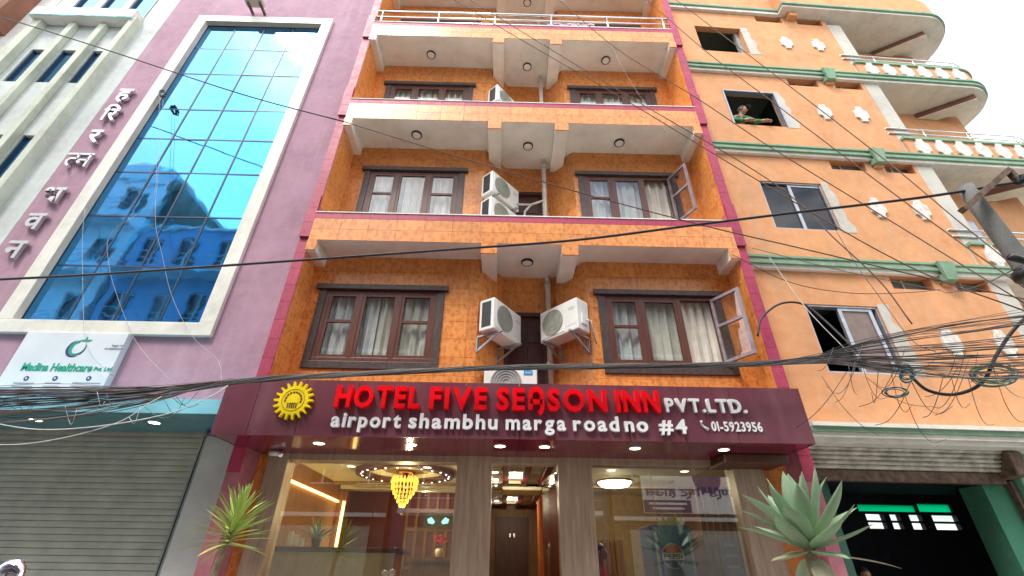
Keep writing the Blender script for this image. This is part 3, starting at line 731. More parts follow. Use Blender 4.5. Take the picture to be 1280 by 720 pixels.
# soffit downlights
dl = None
for i, (px, py) in enumerate(((400, 555), (515, 557), (625, 557), (681, 558), (793, 561), (903, 563))):
    q = atZ(px, py, SZ0 - .002)
    if dl is None:
        dl = MB().lathe([(.075, .004), (.075, -.006), (.062, -.006)], n=20).build('downlight', 'white', None, True); MB().lathe([(.06, -.0065), (.001, -.008)], n=20).build('lens', 'bulb', dl, True); o = dl
    else: o = copy_tree(dl)
    o.location = (q.x, 5.75, SZ0)
    tag(o, '%s lit downlight from the left under the maroon sign' % ['first', 'second', 'third', 'fourth', 'fifth', 'sixth'][i], 'downlight', 'downlights under the sign')

# ------------------------------------------------------------------ ground floor: piers, glass, lobby
LF = .70                                  # lobby floor
YG = 6.45
MB().box(XL, XR, 6.40, 14, GZ, LF).build('plinth', 'floor', hotel)
st_ = thing('entrance_steps', 'stone steps up to the hotel lobby below the glass front', 'steps', (.3, 6.2, GZ))
for i in range(3): MB().box(-1.2 - .0 * i, 1.8, 5.50 + i * .3, 6.395, GZ + i * .15, GZ + (i + 1) * .15 - .002).build('step', 'paving', st_)
piers = [(-3.06, -2.80), (-.60, -.14), (.72, 1.16), (3.02, 3.42)]
for a, b in piers: MB().box(a, b, 6.36, 6.62, GZ, SZ0 + .01).build('pier', 'wood_pillar', hotel, bevel=.004)
for a, b in ((-2.80, -.60), (-.14, .72), (1.16, 3.02)): MB().box(a, b, 6.38, 6.60, 2.82, SZ0 + .01).build('lintel', 'wood_pillar', hotel)
for a, b in ((XI, -3.06), (3.42, XJ)):
    wj = MB().box(a, b, 6.42, 6.6, GZ, SZ0).build('jamb_wall', 'grout', hotel); tiles(wj, (a, 6.42), (b, 6.42), GZ + .05, SZ0 - .005, .45, .3, 'tile', 'jamb_tile')
def shop_window(a, b, split):
    fr = MB().box(a, b, YG - .02, YG + .03, LF, LF + .05).build('shop_window', 'steel', hotel)
    MB().box(a, split - .004, YG, YG + .01, LF + .05, 2.82).build('pane', 'shopglass', fr); MB().box(split + .004, b, YG, YG + .01, LF + .05, 2.82).build('pane', 'shopglass', fr)
shop_window(-2.80, -.60, -1.62); shop_window(1.16, 3.02, 1.95)
# open glass door leaf with long pull handle
dX = Matrix.Translation((.70, 6.50, 0)) @ Matrix.Rotation(R(98), 4, 'Z')
dg = link('glass_door', MB().box(0, .82, -.006, .006, LF + .02, 2.75).mesh('glass_door', 'shopglass'), hotel, WORLD[hotel.name].inverted() @ dX); WORLD[dg.name] = dX
link('handle', MB().tube([(.72, -.05, LF + .5), (.72, -.05, LF + 1.25)], .016, 10).tube([(.72, -.05, LF + .6), (.72, .01, LF + .6)], .01, 8).tube([(.72, -.05, LF + 1.15), (.72, .01, LF + 1.15)], .01, 8).mesh('handle', 'steel', True), dg, I4)
link('hinge', MB().box(0, .16, -.02, .02, 2.64, 2.72).mesh('hinge', 'steel'), dg, I4)

# lobby shell
CZ = 3.0
MB().box(XI, -.25, 6.62, 11, CZ, CZ + .05).build('lobby_ceiling', 'ceil', hotel)
MB().box(1.02, XJ, 6.62, 10.4, CZ - .02, CZ + .05).build('restaurant_ceiling', 'ceil', hotel)
MB().box(-3.2, -3.12, 6.62, 10.6, LF, CZ).build('lobby_side_wall', 'woodwarm', hotel)
bw = MB().box(-3.2, -.25, 10.5, 10.6, LF, CZ).build('lobby_back_wall', 'redwall', hotel)
for i in range(9):
    x = -1.95 + i * .2; MB().box(x, x + .06, 10.44, 10.5, LF, CZ - .02).build('slat', 'woodwarm', bw)
for z in (1.62, 2.28, 2.62): MB().box(-1.95, -.28, 10.445, 10.495, z, z + .05).build('crossbar', 'woodwarm', bw)
MB().box(-.33, -.25, 6.62, 10.5, LF, CZ).build('partition_wall', 'woodwarm', hotel)
MB().box(1.02, 1.10, 6.62, 10.4, LF, CZ).build('partition_wall', 'woodwarm', hotel)
MB().box(1.10, XJ, 10.3, 10.4, LF, CZ).build('restaurant_back_wall', 'intwall', hotel)
MB().box(XJ - .08, XJ - .001, 6.62, 10.3, LF, CZ).build('restaurant_side_wall', 'woodwarm', hotel)
# tray mouldings of the lobby ceiling
cl = MB()
for k_, (e, z) in enumerate(((0, .05), (.28, .03))):
    cl.box(-3.1 + e, -.35 - e, 6.64 + e, 6.9 + e, CZ - z - .03, CZ - .001).box(-3.1 + e, -.35 - e, 9.6 - e, 9.86 - e, CZ - z - .03, CZ - .001)
cl.build('ceiling_moulding', 'ceil', hotel)
# ring light with chandelier
RX, RY = -1.60, 8.15
rg = thing('ceiling_ring', 'brown ceiling ring dotted with small lights around the chandelier', 'ceiling light', (RX, RY, CZ - .05))
def torus_band(r0, r1, z0, z1, n=40):
    mb = MB()
    for i in range(n):
        a0, a1 = 2 * math.pi * i / n, 2 * math.pi * (i + 1) / n
        q = [(RX + r * math.cos(t), RY + r * math.sin(t)) for r, t in ((r0, a0), (r1, a0), (r1, a1), (r0, a1))]
        mb.hexa([(x, y, z0) for x, y in q] + [(x, y, z1) for x, y in q])
    return mb
rb = torus_band(.62, .80, CZ - .07, CZ - .002).build('ring', 'wooddark', rg)
dot = MB().lathe([(.015, 0), (.001, -.006)], n=8).mesh('ring_bulb', 'bulbw')
for i in range(24):
    a = 2 * math.pi * i / 24; link('ring_bulb', dot, rb, Matrix.Translation((RX + .71 * math.cos(a), RY + .71 * math.sin(a), CZ - .071)))
ch = thing('chandelier', 'tiered golden crystal chandelier glowing inside the lobby', 'chandelier', (RX, RY, CZ))
MB().lathe([(.16, CZ - .002), (.16, CZ - .03), (.05, CZ - .05), (.05, CZ - .12)], (RX, RY, 0), 20).build('ceiling_plate', 'gold', ch, True)
for t, (r, z, h) in enumerate(((.20, CZ - .20, .085), (.165, CZ - .28, .075), (.125, CZ - .345, .07), (.085, CZ - .41, .07), (.045, CZ - .47, .07))):
    tr = MB().lathe([(r, z + .02), (r, z), (r - .015, z), (r - .015, z + .02)], (RX, RY, 0), 28).build('tier_band', 'gold', ch)
    n = max(8, int(r * 110)); cr = MB()
    for i in range(n):
        a = 2 * math.pi * i / n; x, y = RX + r * math.cos(a), RY + r * math.sin(a)
        if t == 0: cr.lathe([(.012, z - .01), (.026, z + .05), (.006, z + .11)], (x, y, 0), 6)
        cr.lathe([(.004, z), (.016, z - h * .45), (.003, z - h)], (x, y, 0), 6)
    c_ = cr.build('crystal', 'crystal', tr); c_['kind'] = 'stuff'
def point(name, loc, e, col, r=.08):
    d = bpy.data.lights.new(name, 'POINT'); d.energy = e; d.color = col; d.shadow_soft_size = r; o = bpy.data.objects.new(name, d); COL.objects.link(o); o.location = loc
point('chandelier_light', (RX, RY, CZ - .64), 30, (1, .74, .38), .02)
# reception counter and things on it
rc = thing('reception_desk', 'wooden reception desk with dark top inside the lobby window', 'reception desk', (-2.1, 7.35, LF))
MB().box(-3.1, -1.42, 7.15, 7.20, LF, 1.80).box(-1.47, -1.42, 7.2, 7.75, LF, 1.80).build('front_panel', 'counter', rc)
MB().box(-3.1, -1.36, 7.08, 7.8, 1.80, 1.86).build('desk_top', 'wooddark', rc, bevel=.006)
sb = MB().box(-1.36, -.75, 8.0, 8.05, LF, 1.72).box(-1.4, -.7, 7.95, 8.5, 1.72, 1.78)
tag(sb.build('side_desk', 'woodwarm'), 'smaller warm wooden side desk right of the reception desk', 'desk')
nb = thing('leaflet_stand', 'white leaflet holders at the left end of the reception desk', 'leaflet stand', (-2.87, 7.3, 1.861))
for i in range(3): MB().box(-2.93 + i * .07, -2.87 + i * .07, 7.25 + i * .03, 7.28 + i * .03, 1.862, 2.05 - i * .04).build('leaflet', 'white', nb)
# led strips on the lobby side wall
ld = thing('led_strip', 'glowing orange led strip framing the lobby side wall', 'led strip', (-3.1, 8.8, LF))
p0, p1 = atY(436, 628, 9.6), atY(424, 684, 9.6)
MB().box(-3.0, -2.96, 9.58, 9.62, 1.6, p0.z + .02).build('vertical_strip', 'led', ld)
MB().box(-3.11, -3.08, 7.0, 9.6, p0.z - .0, p0.z + .03).build('ceiling_strip', 'led', ld)
tag(MB().box(-3.115, -2.95, 9.62, 9.70, LF, 2.9).build('timber_upright', 'woodwarm'), 'upright timber panel beside the lobby led strip', 'panel')
ab = thing('wall_picture', 'dark picture with two turquoise wing shapes on the slatted lobby wall', 'picture', (-1.27, 10.43, 2.3))
MB().box(-1.58, -.98, 10.40, 10.44, 2.34, 2.60).build('panel', 'black', ab)
for sgn in (-1, 1):
    MB().plate([(-1.28 + sgn * .06, 2.44), (-1.28 + sgn * .10, 2.40), (-1.28 + sgn * .2, 2.42), (-1.28 + sgn * .22, 2.49), (-1.28 + sgn * .14, 2.53), (-1.28 + sgn * .09, 2.48)][::sgn], 10.394, 10.399).build('wing', emit('turquoise_glow', (.3, .8, .85), .8), ab)
MB_ = MB().lathe([(.05, 1.78), (.07, 1.86), (.05, 1.9)], (-.95, 8.2, 0), 10)
fv = thing('flower_vase', 'small vase of red flowers on the side desk', 'vase', (-.95, 8.2, 1.78)); MB_.build('vase', 'white', fv, True)
fl = MB(); rr_ = random.Random(3)
for i in range(14):
    x, y, z = -.95 + rr_.gauss(0, .05), 8.2 + rr_.gauss(0, .04), 1.95 + rr_.uniform(0, .13); fl.lathe([(.005, z - .02), (.028, z), (.012, z + .015)], (x, y, 0), 6)
f_ = fl.build('flowers', 'redp', fv, kind='stuff')

# entrance hall
HX0, HX1 = -.24, 1.01
MB().box(HX0, HX1, 6.62, 12.2, 2.95, 3.02).build('hall_ceiling', 'ceil', hotel)
hb = MB()
for i, x in enumerate((.05, .36, .67)): MB().box(x - .05, x + .05, 6.63, 11.9, 2.86, 2.949).build('hall_beam', 'redwall', hotel)
for i in range(9): MB().box(HX0, HX1, 6.9 + i * .55, 6.94 + i * .55, 2.90, 2.948).build('hall_crossbar', 'ceil', hotel)
tag(MB().box(.0, .68, 8.55, 9.2, 2.80, 2.859).build('cassette_air_conditioner', 'ceil', None, bevel=.02), 'flat cassette air conditioner in the entrance hall ceiling', 'air conditioner')
bt = MB().lathe([(.045, 0), (.04, -.012), (.001, -.014)], n=12).mesh('hall_spot', 'bulbw')
k_ = 0
for side, x in (('left', -.12), ('right', .86)):
    for i in range(7):
        o = link('hall_spot', bt, None, Matrix.Translation((x, 7.1 + i * .68, 2.949)))
        tag(o, '%s hall ceiling spotlight from the door, in the %s row' % (['nearest', 'second', 'third', 'fourth', 'fifth', 'sixth', 'farthest'][i], side), 'spotlight', 'hall ceiling spotlights')
MB().box(HX0 - .1, HX1 + .1, 12.1, 12.2, LF, 2.95).build('hall_end_wall', 'woodwarm', hotel)
hd = thing('hall_door', 'dark double door at the far end of the entrance hall', 'door', (.24, 12.05, LF))
for i in range(2): MB().box(-.14 + i * .38, .23 + i * .38, 12.04, 12.09, LF, 2.70).build('door_leaf', 'wooddark', hd)
for x in (.19, .29): MB().box(x - .012, x + .012, 12.01, 12.04, 2.28, 2.36).build('handle', 'steel', hd)
cu = MB().grid(lambda u, v: (.78 + .06 * math.sin(u * 22) + .02 * u, 9.8 + 1.2 * u, LF + 2.2 * v), 40, 2).build('hall_curtain', 'orangecloth', None, True); tag(cu, 'orange curtain on the right of the entrance hall', 'curtain')
rp_ = MB().box(.80, 1.0, 8.6, 9.6, LF, 2.85).build('hall_pillar', 'redwall', hotel)
for i in range(22): MB().box(.785, .80, 8.6, 9.6, LF + .05 + i * .095, LF + .125 + i * .095).build('slat', 'redwall', rp_)
tag(MB().box(-.235, -.21, 8.4, 8.44, LF, 2.55).build('led_strip', 'led'), 'vertical orange led strip on the left wall of the entrance hall', 'led strip')
point('hall_light', (.2, 7.9, 2.84), 12, (1, .85, .62), .02); point('hall_light_far', (.2, 10.6, 2.84), 10, (1, .85, .62), .02)

for i, (x, y, lab) in enumerate(((-2.3, 6.95, 'over the left part of the reception desk front'), (-1.2, 6.95, 'over the right part of the reception desk front'), (-1.5, 9.9, 'before the slatted wall, left one'), (-.7, 9.9, 'before the slatted wall, right one'))):  # invented spots, added to brighten the desk front and slatted wall
    tag(link('lobby_fill_spot', bt, None, Matrix.Translation((x, y, CZ - (.081 if y < 7 else .0005)))), 'small added lobby fill spot ' + lab, 'spotlight', 'added lobby fill spots')
    point('lobby_fill_light', (x, y, CZ - .13), 8 if y < 7 else 3.5, (1, .80, .48), .02)
# restaurant on the right
lo = thing('ceiling_lamp', 'glowing oblong ceiling lamp inside the right shop window', 'lamp', (1.95, 8.7, CZ - .03))
MB().lathe([(.30, CZ - .021), (.30, CZ - .05)], (1.95, 8.6, 0), 28).build('lamp_base', 'gold', lo); MB().lathe([(.29, CZ - .051), (.24, CZ - .11), (.1, CZ - .13), (.001, CZ - .132)], (1.95, 8.6, 0), 28).build('shade', 'bulb', lo, True)
point('restaurant_light', (1.95, 8.6, CZ - .16), 19, (1, .8, .5), .02)
for i, (px, py) in enumerate(((742, 579), (872, 584))):
    q = atZ(px, py, CZ - .021); o = link('restaurant_spot', bt, None, Matrix.Translation((q.x, min(q.y, 9), CZ - .02))); tag(o, '%s white spotlight in the ceiling of the right shop window' % ['left', 'right'][i], 'spotlight', 'restaurant spotlights')
rw = MB().box(1.3, 1.34, 10.25, 10.3, 2.2, 2.75).box(1.72, 1.76, 10.25, 10.3, 2.2, 2.75).box(1.34, 1.72, 10.25, 10.3, 2.2, 2.24).box(1.34, 1.72, 10.25, 10.3, 2.71, 2.75).box(1.51, 1.55, 10.255, 10.3, 2.24, 2.71).build('rear_window', 'white', hotel)
MB().box(1.345, 1.715, 10.28, 10.295, 2.245, 2.705).build('pane', 'dark', rw)
sl = thing('slatted_panel', 'warm wooden slatted wainscot at the back of the restaurant', 'panel', (1.6, 10.2, LF))
for i in range(14): MB().box(1.12 + i * .09, 1.18 + i * .09, 10.2, 10.24, LF, 2.15).build('slat', 'woodwarm', sl)
sl2 = thing('slatted_panel', 'golden slatted timber panel at the right end of the shop window', 'panel', (3.2, 7.6, LF))
for i in range(6): MB().box(2.95 + i * .1, 3.03 + i * .1, 7.6, 7.64, 1.5, 2.75).build('slat', 'woodwarm', sl2)
fg = thing('drinks_fridge', 'dark blue glass-door drinks fridge with a round cola emblem', 'fridge', (2.35, 8.0, LF))
q0 = atY(812, 660, 7.6)
FX = q0.x
MB().box(FX, FX + .62, 7.6, 8.2, LF, 2.22).build('cabinet', 'bluep', fg, bevel=.02)
MB().box(FX + .04, FX + .58, 7.575, 7.6, LF + .2, 2.12).build('door', 'bluep', fg, bevel=.01)
for i in range(2): MB().box(FX + .04 + i * .5, FX + .08 + i * .5, 7.56, 7.575, LF + .2, 2.12).build('door_edge', 'alum', fg)
q1 = atY(842, 695, 7.55); lx, lz = q1.x, q1.z
MB().lathe([(.16, 7.574), (.16, 7.566)], (lx, 0, lz), 28, 'y').build('emblem', 'white', fg)
def cap(z0, z1, mat, y):
    pts = []; r = .15
    a0, a1 = math.asin(max(-1, min(1, z0 / r))), math.asin(max(-1, min(1, z1 / r)))
    for k in range(9): a = a0 + (a1 - a0) * k / 8; pts.append((lx + r * math.cos(a), lz + r * math.sin(a)))
    for k in range(9): a = math.pi - (a1 + (a0 - a1) * k / 8); pts.append((lx + r * math.cos(a), lz + r * math.sin(a)))
    MB().plate(pts, y - .003, y).build('emblem_band', mat, fg)
cap(.04, .15, 'redp', 7.565); cap(-.15, -.05, 'bluep', 7.565)
flat_text('PEPSI', fg, lx - .13, lx + .13, 7.562, lz - .035, .06, 'black', 'emblem_text', .001, .01)
tag(MB().box(2.72, 3.4, 7.9, 7.95, LF, 2.05).build('red_screen', 'redp'), 'dark red screen panel at the right of the drinks fridge', 'screen')
nt_ = thing('notice_stand', 'tall purple notice with pale lettering at the shop window right end', 'notice', (2.98, 7.2, LF)); q = atY(912, 690, 7.0)
MB().box(q.x - .09, q.x + .13, 7.0, 7.03, LF, 2.0).build('board', 'purp', nt_)
for i in range(4): MB().box(q.x - .06, q.x + .09, 6.994, 6.999, 1.92 - i * .12, 1.95 - i * .12).build('text_line', 'bgrey', nt_)
tb = thing('dining_table', 'dark dining table near the restaurant window', 'table', (1.45, 7.7, LF)); MB().box(1.15, 1.85, 7.5, 8.0, 1.42, 1.46).build('table_top', 'wooddark', tb)
for x in (1.2, 1.78):
    for y in (7.55, 7.93): MB().box(x, x + .05, y, y + .05, LF, 1.42).build('leg', 'wooddark', tb)

# security camera at the corner under the sign
sc_ = thing('security_camera', 'small dome-nosed security camera under the left end of the sign', 'security camera', tuple(atY(345, 566, 6.2)))
q = atY(345, 566, 6.2)
MB().tube([q + Vector((0, .16, .03)), q + Vector((-.02, .08, .02))], .02, 8).build('arm', 'black', sc_, True)
MB().tube([q + Vector((-.08, .02, .0)), q + Vector((.05, -.02, -.01))], .035, 12).build('body', 'white', sc_, True); MB().lathe([(.001, -.05), (.03, -.035), (.04, 0), (.03, .03), (.001, .045)], tuple(q + Vector((.07, -.01, -.015))), 14).build('lens_dome', 'chrome', sc_, True)

# ================================================================== PURPLE BUILDING (left)
pb = thing('purple_building', 'purple rendered building with a tall blue mirror-glass window', 'building', (-6, 6.35, GZ))
PY = 6.35
wl = MB()
for c in holes_cells(-8.42, -3.40, 3.16, 17, [(-7.5, -4.5, 4.65, 12.95)]): wl.box(c[0], c[1], PY, PY + .2, c[2], c[3])
wl.build('wall', 'purple', pb)
wl2 = MB().box(-8.95, -8.421, PY - .004, PY + .2, 3.05, 17).build('pale_strip', 'pale', pb)
MB().box(-16, -3.45, 9.5, 9.7, GZ, 17).box(-16, -3.45, PY + .21, 9.5, 17, 17.1).build('rear_wall', 'cement', pb)
fr = MB(); a, b, c, d = -7.62, -4.37, 4.53, 13.10; t = .235
fr.box(a, b, PY - .07, PY + .12, d - t, d).box(a, b, PY - .07, PY + .12, c, c + t - .02).box(a, a + t, PY - .07, PY + .12, c + t - .02, d - t).box(b - t, b, PY - .07, PY + .12, c + t - .02, d - t)
frame = fr.build('window_frame', 'marble', pb, bevel=.006)
cols = [-7.385 + i * (2.78 / 4) for i in range(5)]; rows = [4.745, 5.80, 6.86, 7.92, 8.84, 9.74, 10.95, 11.90, 12.865]
rg_ = random.Random(11)
for i in range(4):
    for j in range(8):
        x0, x1, z0, z1 = cols[i] + .011, cols[i + 1] - .011, rows[j] + .011, rows[j + 1] - .011
        o = link('pane', MB().box(0, x1 - x0, -.006, .006, 0, z1 - z0).mesh('pane', 'blueglass'), frame,
                 Matrix.Translation((x0, PY + .06, z0)) @ Matrix.Rotation(R(rg_.uniform(-.25, .25)), 4, 'Z') @ Matrix.Rotation(R(rg_.uniform(-.25, .25)), 4, 'X'))
for x in cols: MB().box(x - .014, x + .014, PY + .045, PY + .10, rows[0], rows[-1]).build('mullion', 'mullion', frame)
for z in rows: MB().box(cols[0], cols[-1], PY + .047, PY + .098, z - .014, z + .014).build('transom', 'mullion', frame)
MB().box(cols[0], cols[-1], PY + .101, PY + .12, rows[0], rows[-1]).build('backing', 'mullion', frame)
# raised Devanagari letters down the purple strip
for s_, px, py in (('ह', 158, 122), ('िर', 137, 147), ('र', 122, 174), ('त्न', 100, 204), ('भ', 70, 247), ('व', 47, 280), ('न', 22, 315)):
    q = atY(px, py, PY)
    if s_ == 'त्न':
        top = .40
        me = stroke_mesh([[(-.02, .62), (.98, .62)], [(.86, .62), (.86, 0)], [(.86, .33), (.55, .33), (.50, .25), (.56, .18), (.62, .24)], [(.42, .40), (.20, .40), (.10, .30), (.14, .14), (.26, .04)], [(.42, .40), (.42, .62)]], .085, .01)
    else: me = text_mesh(s_, 1, .01, .022)
    b_ = bounds(me); sc = .39 / .75
    for v in me.vertices: v.co = ((v.co.x - (b_[0] + b_[1]) / 2) * sc * (.8 if s_ in ('िर',) else .95), (v.co.y - .31) * sc, v.co.z / .01 * .03)
    me.materials.append(M['letter3'])
    link('raised_letter', me, pb, WORLD[pb.name].inverted() @ Matrix.Translation((-8.06, PY - .055, q.z)) @ STAND)
# far left bay: fins, blue slit windows, beam
MB().box(-9.02, -8.88, PY - .20, PY + .2, 3.05, 12.75).build('corner_fin', 'fin', pb, bevel=.01)
bay = MB()
hol = []
for x0 in (-10.95, -10.27, -9.57):
    for z0, z1 in ((13.05, 14.8), (10.48, 11.66), (7.55, 8.82), (4.8, 5.9)): hol.append((x0, x0 + .52, z0, z1))
for c_ in holes_cells(-11.35, -9.03, 3.05, 17, hol): bay.box(c_[0], c_[1], PY + .02, PY + .2, c_[2], c_[3])
bay.build('bay_wall', 'pale', pb)
for x0 in (-10.42, -9.72): MB().box(x0 - .03, x0 + .12, PY - .11, PY + .018, 3.05, 12.55).build('bay_fin', 'fin', pb, bevel=.01)
MB().box(-11.30, -11.10, PY - .14, PY + .018, 3.05, 12.75).build('bay_fin', 'fin', pb, bevel=.01)
for h in hol:
    wv = MB().box(h[0], h[0] + .03, PY + .05, PY + .12, h[2], h[3]).box(h[1] - .03, h[1], PY + .05, PY + .12, h[2], h[3]).build('slit_window', 'mullion', pb)
    MB().box(h[0] + .03, h[1] - .03, PY + .09, PY + .10, h[2], h[3]).build('pane', 'blueglass', wv)
MB().box(-11.35, -8.95, PY - .24, PY + .015, 12.62, 12.98).build('crown_beam', 'cream', pb, bevel=.01)
MB().box(-11.36, -8.94, PY - .246, PY - .241, 12.61, 12.655).build('beam_paint', 'cyanpaint', pb)
MB().box(-13.5, -11.36, PY - .004, PY + .2, 3.05, 17).build('wall_end', 'cream', pb)
mf = MB().box(-12.0, -11.8, PY - .4, PY, 12.3, 17).box(-13.4, -11.8, PY - .4, PY, 12.1, 12.299).build('maroon_frame', 'brown', pb, bevel=.01)
MB().box(-13.5, -12.0, PY - .1, PY - .005, 12.3, 17).build('maroon_infill', 'purple', pb)
# small window canopy light high on the purple wall
q = atY(317, 2, PY - .3)
al = thing('wall_floodlight', 'grey floodlight on brackets high on the purple wall', 'floodlight', tuple(q))
MB().box(q.x - .22, q.x + .2, q.y - .1, q.y + .15, q.z, q.z + .12).build('housing', 'cement', al, bevel=.02)
for dx in (-.16, .13): MB().box(q.x + dx, q.x + dx + .04, q.y + .15, PY, q.z - .05, q.z + .02).box(q.x + dx, q.x + dx + .04, q.y, q.y + .15, q.z - .05, q.z - .005).build('bracket', 'rust', al)

# signboard
sb_ = thing('clinic_signboard', 'white clinic signboard with green lettering under the blue window', 'signboard', (-6.25, 6.3, 3.68))
BX0, BX1, BZ0, BZ1, BY = -6.98, -5.52, 3.66, 4.52, 6.24
MB().box(BX0, BX1, BY, PY - .002, BZ0, BZ1).build('board', 'board', sb_, bevel=.004)
def bx_(px, py): q = atY(px, py, BY); return q.x, q.z
x0, z0 = bx_(26, 462); x1, _ = bx_(115, 462)
flat_text('Madina Healthcare', sb_, x0, x1, BY - .003, z0 - .01, .118, 'bgreen', 'board_text', .002, .03)
x0, z0 = bx_(117, 463); x1, _ = bx_(141, 463); flat_text('Pvt. Ltd.', sb_, x0, x1, BY - .003, z0 - .005, .06, 'bgreen', 'board_text', .002, .025)
x0, z0 = bx_(140, 433); x1, _ = bx_(155, 433); flat_text('Regd. No.', sb_, x0, x1, BY - .003, z0, .03, 'bgrey', 'board_text', .002)
x0, z0 = bx_(130, 437); x1, _ = bx_(154, 437); flat_text('45106895294', sb_, x0, x1, BY - .003, z0, .03, 'bgrey', 'board_text', .002)
for px, w_ in ((33, 24), (69, 18), (111, 33)):
    q = atY(px, 473, BY); MB().lathe([(.034, BY - .001), (.034, BY - .004)], (q.x, 0, q.z), 18, 'y').build('round_mark', 'bnavy', sb_)
    MB().lathe([(.014, BY - .0045), (.014, BY - .006)], (q.x, 0, q.z), 10, 'y').build('round_mark_core', 'board', sb_)
    for k in range(2):
        MB().box(q.x - w_ * .0058, q.x + w_ * .0058, BY - .004, BY - .001, q.z - .075 - k * .045, q.z - .06 - k * .045).build('small_print', 'bgrey', sb_)
cxq, czq = bx_(95, 436)
def swoosh(a0, a1, r0, r1, w0, mat, yy, ox=0, oz=0):
    pts = []; n = 16
    for k in range(n + 1):
        t = k / n; a = R(a0 + (a1 - a0) * t); r = r0 + (r1 - r0) * t; pts.append((cxq + ox + r * math.cos(a), czq + oz + r * math.sin(a)))
    for k in range(n, -1, -1):
        t = k / n; a = R(a0 + (a1 - a0) * t); r = r0 + (r1 - r0) * t - w0 * math.sin(math.pi * min(1, t * 1.02)) ** .8 - .002; pts.append((cxq + ox + r * math.cos(a), czq + oz + r * math.sin(a)))
    if a1 < a0: pts = pts[::-1]
    MB().plate(pts, BY - yy, BY - .001).build('logo_swoosh', mat, sb_)
swoosh(110, 300, .14, .13, .035, 'bnavy', .003); swoosh(75, 285, .125, .115, .045, 'bgreen', .004, .02, .01); swoosh(200, 400, .085, .115, .02, 'bgreen', .005, .02, 0); swoosh(255, 395, .10, .12, .014, 'bnavy', .0055, .02, 0)
for ang in (20, 100, 160):
    a = R(ang); ux, uz = math.cos(a), math.sin(a); bx0, bz0 = cxq + .09, czq + .115
    MB().plate([(bx0, bz0), (bx0 + .04 * ux + .018 * uz, bz0 + .04 * uz - .018 * ux), (bx0 + .085 * ux, bz0 + .085 * uz), (bx0 + .04 * ux - .018 * uz, bz0 + .04 * uz + .018 * ux)], BY - .005, BY - .001).build('logo_leaf', 'bgreen', sb_)
MB().lathe([(.02, BY - .001), (.02, BY - .005)], (cxq - .01, 0, czq + .105), 12, 'y').build('logo_dot', 'bgreen', sb_)

# turquoise canopy + roller shutter
cp = thing('turquoise_canopy', 'turquoise panelled canopy over the grey roller shutter', 'canopy', (-6, 5.8, 3.1))
cxs = [-9.6, -8.4, -7.2, -6.0, -4.75, -3.335]
for a0, a1 in zip(cxs, cxs[1:]):
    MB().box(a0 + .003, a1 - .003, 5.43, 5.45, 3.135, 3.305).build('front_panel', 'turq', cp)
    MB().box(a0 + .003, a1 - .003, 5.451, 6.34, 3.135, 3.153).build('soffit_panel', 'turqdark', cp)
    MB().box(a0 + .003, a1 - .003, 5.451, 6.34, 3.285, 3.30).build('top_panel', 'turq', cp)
for i, (px, py) in enumerate(((45, 525), (193, 528))):
    q = atZ(px, py, 3.134); o = copy_tree(dl); o.location = (q.x, q.y, 3.1345); o['label'] = '%s lit downlight under the turquoise canopy' % ['left', 'right'][i]; o['group'] = 'downlights under the turquoise canopy'
sh = thing('roller_shutter', 'closed grey steel roller shutter below the turquoise canopy', 'shutter', (-6.5, 6.4, GZ))
me = MB().add([(0, .004, 0), (5.4, .004, 0), (5.4, -.006, .008), (0, -.006, .008), (5.4, -.008, .04), (0, -.008, .04), (5.4, -.004, .069), (0, -.004, .069), (5.4, .012, .072), (0, .012, .072), (5.4, .012, 0), (0, .012, 0)],
               [(0, 1, 2, 3), (3, 2, 4, 5), (5, 4, 6, 7), (7, 6, 8, 9), (0, 11, 10, 1), (9, 8, 10, 11)]).mesh('slat', 'shutter')
for i in range(40): link('slat', me, sh, WORLD[sh.name].inverted() @ Matrix.Translation((-9.4, 6.42, GZ + i * .073)))
MB().box(-3.99, -3.92, 6.34, 6.46, GZ, 3.095).build('guide_rail', 'guide', sh); MB().box(-3.965, -3.95, 6.335, 6.34, GZ, 3.09).build('guide_slot', 'black', sh)
MB().box(-9.4, -4.0, 6.6, 6.7, GZ, 3.1).build('shutter_backing', 'dark', sh)
tag(MB().box(-3.915, -3.40, 6.33, 6.9, GZ, 3.09).build('grey_pillar', 'greycol'), 'smooth grey pillar between the roller shutter and the hotel', 'pillar')
q = atY(270, 542, 6.2); sc2 = thing('security_camera', 'small dark security camera at the right end of the roller shutter', 'security camera', tuple(q))
MB().tube([q + Vector((-.1, 0, .02)), q + Vector((.06, -.04, -.03))], .035, 10).build('body', 'bnavy', sc2, True); MB().tube([q + Vector((0, 0, 0)), q + Vector((0, .1, .06))], .015, 8).build('arm', 'black', sc2, True)

# ================================================================== ORANGE BUILDING (right)
RA = R(2.5)
ob = thing('orange_building', 'orange plastered building with green ledges and rounded corner balconies', 'building', (4.0, 6.35, 0), RA)
OW = WORLD[ob.name]
def rb_(mb, name, mat, parent=ob, smooth=False, bevel=0):     # part built in the building's own frame (x along wall, y inwards)
    par_w = WORLD[parent.name]
    o = link(name, mb.mesh(name, mat, smooth), parent, par_w.inverted() @ OW, bevel=bevel); WORLD[o.name] = OW.copy(); return o
WIN = [(.80, 2.03, 4.17, 5.34), (.80, 2.03, 6.90, 8.06), (.73, 1.90, 9.69, 10.82), (.60, 1.78, 12.34, 13.40)]
LED = [(5.97, 6.18), (8.75, 8.96), (11.43, 11.64), (14.08, 14.28)]
VEN = []
for k, (l0, l1) in enumerate(LED):
    zb = l0 - .26; VEN += [(2.48 - .05 * k, 3.22 - .06 * k, zb, l0 - .001), (3.62 - .06 * k, 4.22 - .03 * k, zb, l0 - .001)]
hol = [(a, b, c, d) for a, b, c, d in WIN] + VEN
wl = MB()
